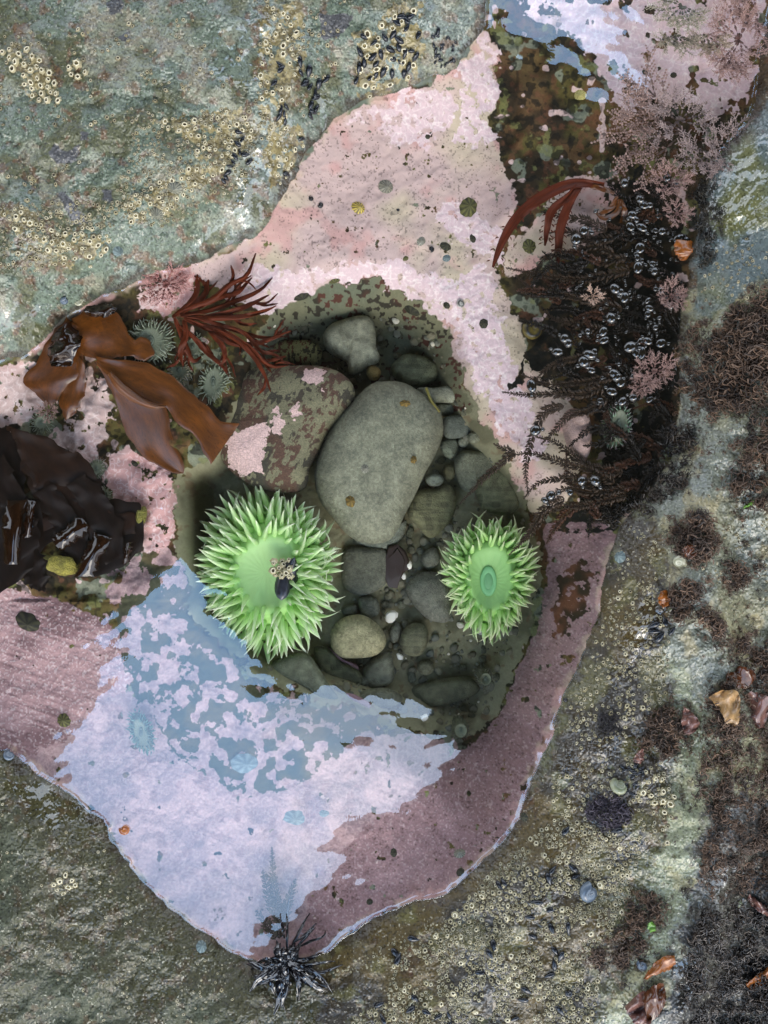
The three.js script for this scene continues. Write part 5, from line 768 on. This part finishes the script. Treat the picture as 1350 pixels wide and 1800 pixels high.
const coralMat = phys({ vertexColors: true, roughness: 0.55 });
const coral = (label, x, y, r, a0, a1, n, o = {}) => { const dirs = Array.from({ length: n }, (_, i) => [mixf(a0, a1, n > 1 ? i / (n - 1) : 0.5) + rr(-0.15, 0.15), rr(o.el0 ?? 0.05, o.el1 ?? 0.5), rr(0.75, 1.1)]); const m = mesh('coralline_tuft', tuftGeo(dirs, r * UNIT * 0.86, o.lev ?? 2, o.c0 ?? L3(70, 56, 52), o.c1 ?? L3(160, 140, 134)), coralMat); m.position.copy(at(x, y, o.y ?? Math.max(groundY(x, y), -0.012))); return tag(m, label, 'seaweed', 'jointed coralline tufts'); };
coral('wide brownish coralline fan spreading over the mottled rock', 1205, 232, 120, 2.6, 3.9, 7, { y: -0.006, lev: 2, el1: 0.2, c0: L3(72, 54, 46), c1: L3(142, 116, 106) });
const pinkTips = { c0: L3(88, 60, 54), c1: L3(170, 138, 128) };
coral('mauve coralline tuft next to the wide fan', 1195, 212, 55, 2.2, 6.5, 9, { y: 0 }); coral('pale mauve coralline tuft at the rock edge below the fan', 1285, 265, 55, 0.3, 5.0, 9, { y: 0.002 }); coral('coralline tuft dipping below the pale mauve one', 1245, 270, 52, 1.0, 3.6, 7, { y: 0.002 }); coral('coralline tuft hanging lowest at the rock edge', 1280, 290, 40, 0.4, 2.8, 6, { y: 0.004 });
coral('rosy coralline tuft above the beaded seaweed', 1178, 318, 34, 0, 6.28, 9, { y: 0, ...pinkTips }); coral('small rosy coralline tuft below a rosy one', 1190, 376, 24, 0, 6.28, 8, { y: 0.002, ...pinkTips }); coral('rosy coralline tuft in the middle of the dark seaweed', 1150, 652, 34, 0, 6.28, 10, { y: 0.0, ...pinkTips }); coral('small rosy coralline tuft beside the pink tipped anemone', 1128, 676, 22, 0, 6.28, 8, { y: 0.0, ...pinkTips });
coral('coralline tuft in the uppermost frame corner', 1330, 20, 50, 1.4, 4.4, 8, { y: 0.004, ...pinkTips }); coral('rust pink coralline tuft right of the pink crust', 1300, 70, 62, 1.0, 5.2, 10, { y: 0.002, ...pinkTips }); coral('rust pink coralline tuft below its larger neighbour', 1290, 100, 44, 0.8, 2.8, 7, { y: 0.002, ...pinkTips });
coral('grey coralline tuft at the top edge of the frame', 1200, 10, 52, 0.6, 3.6, 9, { y: 0.002, c0: L3(78, 78, 64), c1: L3(170, 160, 136) }); coral('grey coralline tuft hanging below the top one', 1190, 60, 44, 0.8, 2.6, 8, { y: 0.002, c0: L3(78, 78, 64), c1: L3(164, 152, 130) }); coral('grey brown coralline tuft between the two pink crusts', 1240, 60, 44, 0.4, 2.8, 8, { y: 0.002, c0: L3(84, 74, 60), c1: L3(176, 156, 132) });
coral('rose coralline tuft beside the wet rock edge above the red seaweed', 292, 500, 42, 0, 6.28, 12, { y: -0.006, c0: L3(124, 70, 62), c1: L3(200, 150, 142) }); coral('small coralline tuft on the crust beside the kelp', 85, 722, 18, 0, 6.28, 8, { y: -0.008, ...pinkTips }); coral('pale coralline tuft in the fronds left of the beads', 1042, 520, 18, 0, 6.28, 7, { y: -0.002, c0: L3(150, 120, 100), c1: L3(212, 180, 160) }); coral('rosy coralline tuft at the beaded rock corner', 1180, 520, 30, 0, 6.28, 9, { y: 0.002, ...pinkTips });

// short curly turf on the rock
const curl = (v) => { const p = [V3(0, 0, 0), V3(0.12, 0.35, 0.05), V3(-0.05 + 0.2 * vn(v, 1), 0.62, 0.22), V3(0.3, 0.85, -0.12 + 0.4 * vn(v, 4)), V3(0.62, 0.8, 0.1)]; const t = new THREE.TubeGeometry(new THREE.CatmullRomCurve3(p), 6, 0.05, 4); const b = t.clone(); b.rotateY(2.2); b.scale(0.8, 0.7, 0.8); const c = t.clone(); c.rotateY(4.1); c.scale(0.7, 1.05, 0.9); return mergeGeometries([t, b, c]); };
const curlGeos = [curl(1), curl(3), curl(5)];
function turf(label, poly, n, c0, c1, h0, h1, rough = 0.55) {
  const sp = fill(poly, n * 0.95, 1.2, 1.6, 0.5).map(([x, y, r]) => [x + 14 * vn(x / 9, y / 9) + rr(-7, 7), y + 14 * vn(x / 9 + 40, y / 9) + rr(-7, 7), r]), m = new THREE.InstancedMesh(curlGeos[Math.floor(rnd() * 3)], phys({ color: 0xffffff, roughness: rough }), sp.length), M = new THREE.Matrix4(), q = new THREE.Quaternion(), e = new THREE.Euler();
  sp.forEach(([x, y], i) => { const s = rr(h0, h1) * 1.35 * UNIT * (0.75 + 0.5 * vn(x / 15, y / 15)); q.setFromEuler(e.set(rr(-0.7, 0.7), rr(0, 6.28), rr(-0.7, 0.7))); M.compose(ground(x, y, -0.0008), q, V3(s, s * rr(0.6, 1.1), s)); m.setMatrixAt(i, M); m.setColorAt(i, rgb(blend(c0, c1, rnd()), rr(0.7, 1.2))); });
  m.name = numbered('turf_algae'); m.castShadow = m.receiveShadow = true; scene.add(m); tag(m, label, 'algae', 'turf algae mats', 'stuff');
}
const tb = L3(40, 31, 26), tc = L3(112, 86, 66), td = L3(28, 24, 22), te = L3(86, 74, 64);
turf('largest curly brown turf mat beside the pool', [[1190, 600], [1215, 570], [1250, 580], [1290, 550], [1350, 500], [1420, 520], [1420, 690], [1350, 690], [1300, 720], [1230, 730], [1200, 690]], 950, tb, tc, 12, 20);
turf('brown turf mat at the frame edge below the largest one', [[1330, 710], [1420, 690], [1420, 860], [1340, 900], [1280, 870], [1300, 800]], 520, td, tc, 11, 18); turf('round brown turf tuft above the whorled snail', [[1180, 920], [1215, 905], [1250, 920], [1255, 965], [1220, 990], [1185, 975]], 280, tb, tc, 11, 18);
turf('brown turf tuft beside the wet blue patch', [[1175, 1030], [1205, 1020], [1218, 1050], [1205, 1095], [1180, 1085]], 170, tb, tc, 10, 17); turf('diagonal brown turf strip crossing the grey rock', [[1232, 1070], [1260, 1080], [1330, 1130], [1400, 1140], [1400, 1200], [1320, 1190], [1270, 1140], [1240, 1110]], 420, tb, tc, 10, 17); turf('small brown turf tuft with a pink speck', [[1275, 1000], [1300, 990], [1320, 1010], [1300, 1040], [1280, 1030]], 110, tb, tc, 10, 16);
turf('wide brown turf mat around the curled seaweed scraps', [[1235, 1220], [1300, 1190], [1420, 1200], [1420, 1420], [1330, 1440], [1240, 1420], [1238, 1330]], 1100, tb, tc, 10, 17); turf('rusty turf mat on the steep side of the ridge', [[1250, 1430], [1330, 1440], [1420, 1420], [1420, 1570], [1320, 1560], [1240, 1570], [1236, 1500]], 700, tb, tc, 9, 15);
turf('black wet turf mat in the lowest frame corner', [[1230, 1600], [1300, 1600], [1420, 1570], [1420, 1830], [1190, 1830], [1200, 1720]], 1300, td, te, 11, 20, 0.2); turf('brown turf strip running down from the ridge top', [[1085, 1640], [1120, 1570], [1150, 1560], [1160, 1620], [1110, 1690], [1060, 1700], [1020, 1690]], 420, tb, tc, 9, 15);
turf('round purple black turf cushion in the barnacle field', [[1035, 1410], [1060, 1398], [1095, 1410], [1098, 1440], [1060, 1450], [1036, 1436]], 240, L3(40, 34, 42), L3(84, 74, 84), 9, 15); turf('small black turf cushion among the barnacles', [[1048, 1262], [1075, 1256], [1090, 1270], [1078, 1288], [1052, 1284]], 120, td, L3(60, 54, 56), 8, 12); turf('brown turf patch beside the upright seaweed scraps', [[1150, 1250], [1200, 1230], [1220, 1300], [1180, 1330], [1130, 1310]], 280, tb, tc, 9, 15);
turf('black wet turf fringe at the foot of the feathery seaweed', [[1080, 800], [1180, 740], [1210, 760], [1200, 870], [1130, 900], [1070, 920], [1040, 890]], 520, td, L3(70, 58, 46), 10, 18, 0.2); turf('dark turf strip along the wet rock edge', [[1222, 300], [1240, 290], [1262, 400], [1240, 470], [1222, 440]], 200, td, L3(66, 62, 52), 8, 14, 0.25);

turf('thin brown turf scattered over the grey rock at the side', [[1200, 540], [1420, 480], [1420, 1230], [1250, 1200], [1215, 1060], [1260, 980], [1200, 880], [1190, 740]], 380, tb, tc, 7, 12);
turf('thin turf scattered over the ridge and its far slope', [[1190, 1240], [1300, 1190], [1420, 1200], [1420, 1830], [1060, 1830], [1110, 1680], [1190, 1500]], 380, tb, te, 7, 12);

// loose seaweed scraps on the rock
const scrapMats = { orange: phys({ color: rgb(L3(186, 112, 52)), map: kelpTex, roughness: 0.25, transmission: 0.2, thickness: 0 }), brown: phys({ color: rgb(L3(110, 66, 44)), map: kelpTex, roughness: 0.15 }), mauve: phys({ color: rgb(L3(142, 104, 100)), map: kelpTex, roughness: 0.12 }), tan: phys({ color: rgb(L3(206, 166, 120)), map: kelpTex, roughness: 0.3 }), green: phys({ color: rgb(L3(88, 128, 44)), roughness: 0.3 }) };
for (const [label, l, r, mat, wave] of [
  ['tan curled seaweed scrap in the turf, palest of its cluster', [[1245, 1225], [1265, 1250], [1280, 1275], [1296, 1276]], [[1270, 1212], [1296, 1215], [1302, 1240], [1302, 1262]], 'tan', 0.012],
  ['dark brown curled seaweed scrap at the top of its cluster', [[1272, 1200], [1282, 1180], [1300, 1172], [1326, 1180]], [[1275, 1208], [1300, 1210], [1316, 1206], [1330, 1190]], 'brown', 0.012],
  ['shiny mauve seaweed scrap at the frame edge', [[1302, 1230], [1312, 1260], [1318, 1280], [1330, 1282]], [[1320, 1215], [1350, 1225], [1352, 1250], [1344, 1278]], 'mauve', 0.010],
  ['upright mauve brown seaweed scrap with a white tip', [[1202, 1240], [1198, 1265], [1200, 1285], [1212, 1292]], [[1204, 1242], [1222, 1258], [1230, 1272], [1226, 1284]], 'mauve', 0.008],
  ['small mauve seaweed scrap standing by the barnacles', [[1128, 1316], [1116, 1328], [1112, 1340]], [[1132, 1318], [1132, 1332], [1126, 1342]], 'mauve', 0.006],
  ['orange seaweed scrap lying across the ridge', [[1130, 1720], [1145, 1700], [1165, 1682], [1186, 1680]], [[1134, 1722], [1158, 1712], [1180, 1704], [1188, 1696]], 'orange', 0.005],
  ['shiny purple seaweed scrap at the lower frame edge', [[1096, 1770], [1108, 1790], [1124, 1810]], [[1130, 1740], [1150, 1760], [1146, 1800]], 'mauve', 0.012],
  ['orange brown seaweed scrap above the shiny purple one', [[1128, 1750], [1150, 1732], [1166, 1728]], [[1140, 1800], [1162, 1780], [1172, 1750]], 'brown', 0.010],
  ['orange seaweed strip at the frame edge beside black turf', [[1310, 1728], [1330, 1715], [1362, 1690]], [[1316, 1740], [1340, 1732], [1370, 1715]], 'orange', 0.006],
  ['brown seaweed loop below the right rock scraps', [[1312, 1580], [1330, 1600], [1352, 1612]], [[1318, 1572], [1340, 1588], [1360, 1596]], 'mauve', 0.008],
  ['amber seaweed scrap above the wet blue patch', [[1160, 1040], [1158, 1058], [1166, 1068]], [[1172, 1036], [1178, 1052], [1178, 1064]], 'orange', 0.006],
  ['amber round scrap in the tuft above the whorled snail', [[1200, 966], [1205, 978], [1216, 982]], [[1208, 958], [1222, 960], [1228, 972]], 'brown', 0.004],
  ['brown blade tip poking out of the beads', [[1188, 420], [1186, 440], [1196, 458]], [[1216, 424], [1218, 440], [1206, 458]], 'orange', 0.004],
  ['bright green leaf scrap on the brown turf strip', [[1140, 1622], [1138, 1632], [1144, 1638]], [[1146, 1620], [1152, 1628], [1152, 1637]], 'green', 0.002],
  ['bright green grass scrap near the frame edge', [[1306, 890], [1314, 886], [1326, 878]], [[1308, 894], [1318, 890], [1328, 882]], 'green', 0.003],
]) {
  let x = 0, y = 0; for (const p of [...l, ...r]) { x += p[0] / (l.length + r.length); y += p[1] / (l.length + r.length); }
  const h = Math.max(groundY(x, y), 0) + 0.007; tag(mesh('seaweed_scrap', sheet(l, r, (t, v) => h + wave * 0.4 * Math.sin(v * 3), { n: 16, m: 8, wave, frill: 1 }), scrapMats[mat]), label, 'seaweed', 'seaweed scraps on the rock');
}
// black rosette at the outlet of the pool, its thin branches, and the feathery plant drowned beside it
{
  const k = thing('strap_seaweed', 'glossy black strap rosette draped over the lower pool edge', 'seaweed', V3(0, 0, 0));
  for (let i = 0; i < 70; i++) { const a = i / 70 * 2 * Math.PI + rr(-0.1, 0.1), l = rr(34, 92) * (Math.sin(a) > -0.2 ? 1 : 0.45), b = rr(-0.5, 0.5), x = 500 + rr(-14, 14), y = 1692 + rr(-8, 12), h = Math.max(groundY(x + Math.cos(a) * l, y + Math.sin(a) * l), 0); mesh('strap', strap([[x, y], [x + Math.cos(a) * l * 0.5, y + Math.sin(a) * l * 0.5], [x + Math.cos(a + b) * l, y + Math.sin(a + b) * l]], rr(6, 13), 0.012, h + rr(0.002, 0.006), { n: 10, m: 4, arch: 0.008, wave: 0.004 }), phys_black(), k); }
  for (const p of [[[500, 1690], [520, 1650], [535, 1620], [545, 1605]], [[510, 1680], [535, 1650], [555, 1630]], [[515, 1670], [545, 1655], [570, 1645], [572, 1635]], [[505, 1680], [505, 1630], [508, 1580], [512, 1572]], [[520, 1655], [540, 1640], [556, 1622]], [[500, 1650], [495, 1620], [492, 1600]]]) mesh('branch', strap(p, 5, 0.008, -0.002, { n: 10, m: 2 }), phys_black(), k);
}
function phys_black() { return phys_black.m ??= phys({ color: rgb(L3(26, 24, 26)), roughness: 0.1, clearcoat: 0.6, clearcoatRoughness: 0.05 }); }
{ const k = thing('feather_seaweed', 'bluish feathery plant drowned under the mirrored sky', 'seaweed', V3(0, 0, 0)); const m = phys({ color: rgb(L3(66, 56, 40)), roughness: 0.8 }); for (const p of [[[492, 1650], [490, 1600], [482, 1560], [478, 1490]], [[490, 1620], [474, 1580], [462, 1530]], [[494, 1630], [505, 1590], [520, 1545]], [[485, 1650], [466, 1620], [450, 1600]]]) frond(k, p, { leaf: 16, y0: -0.008, y1: -0.02, mat: m }); }
renderer.render(scene, camera);
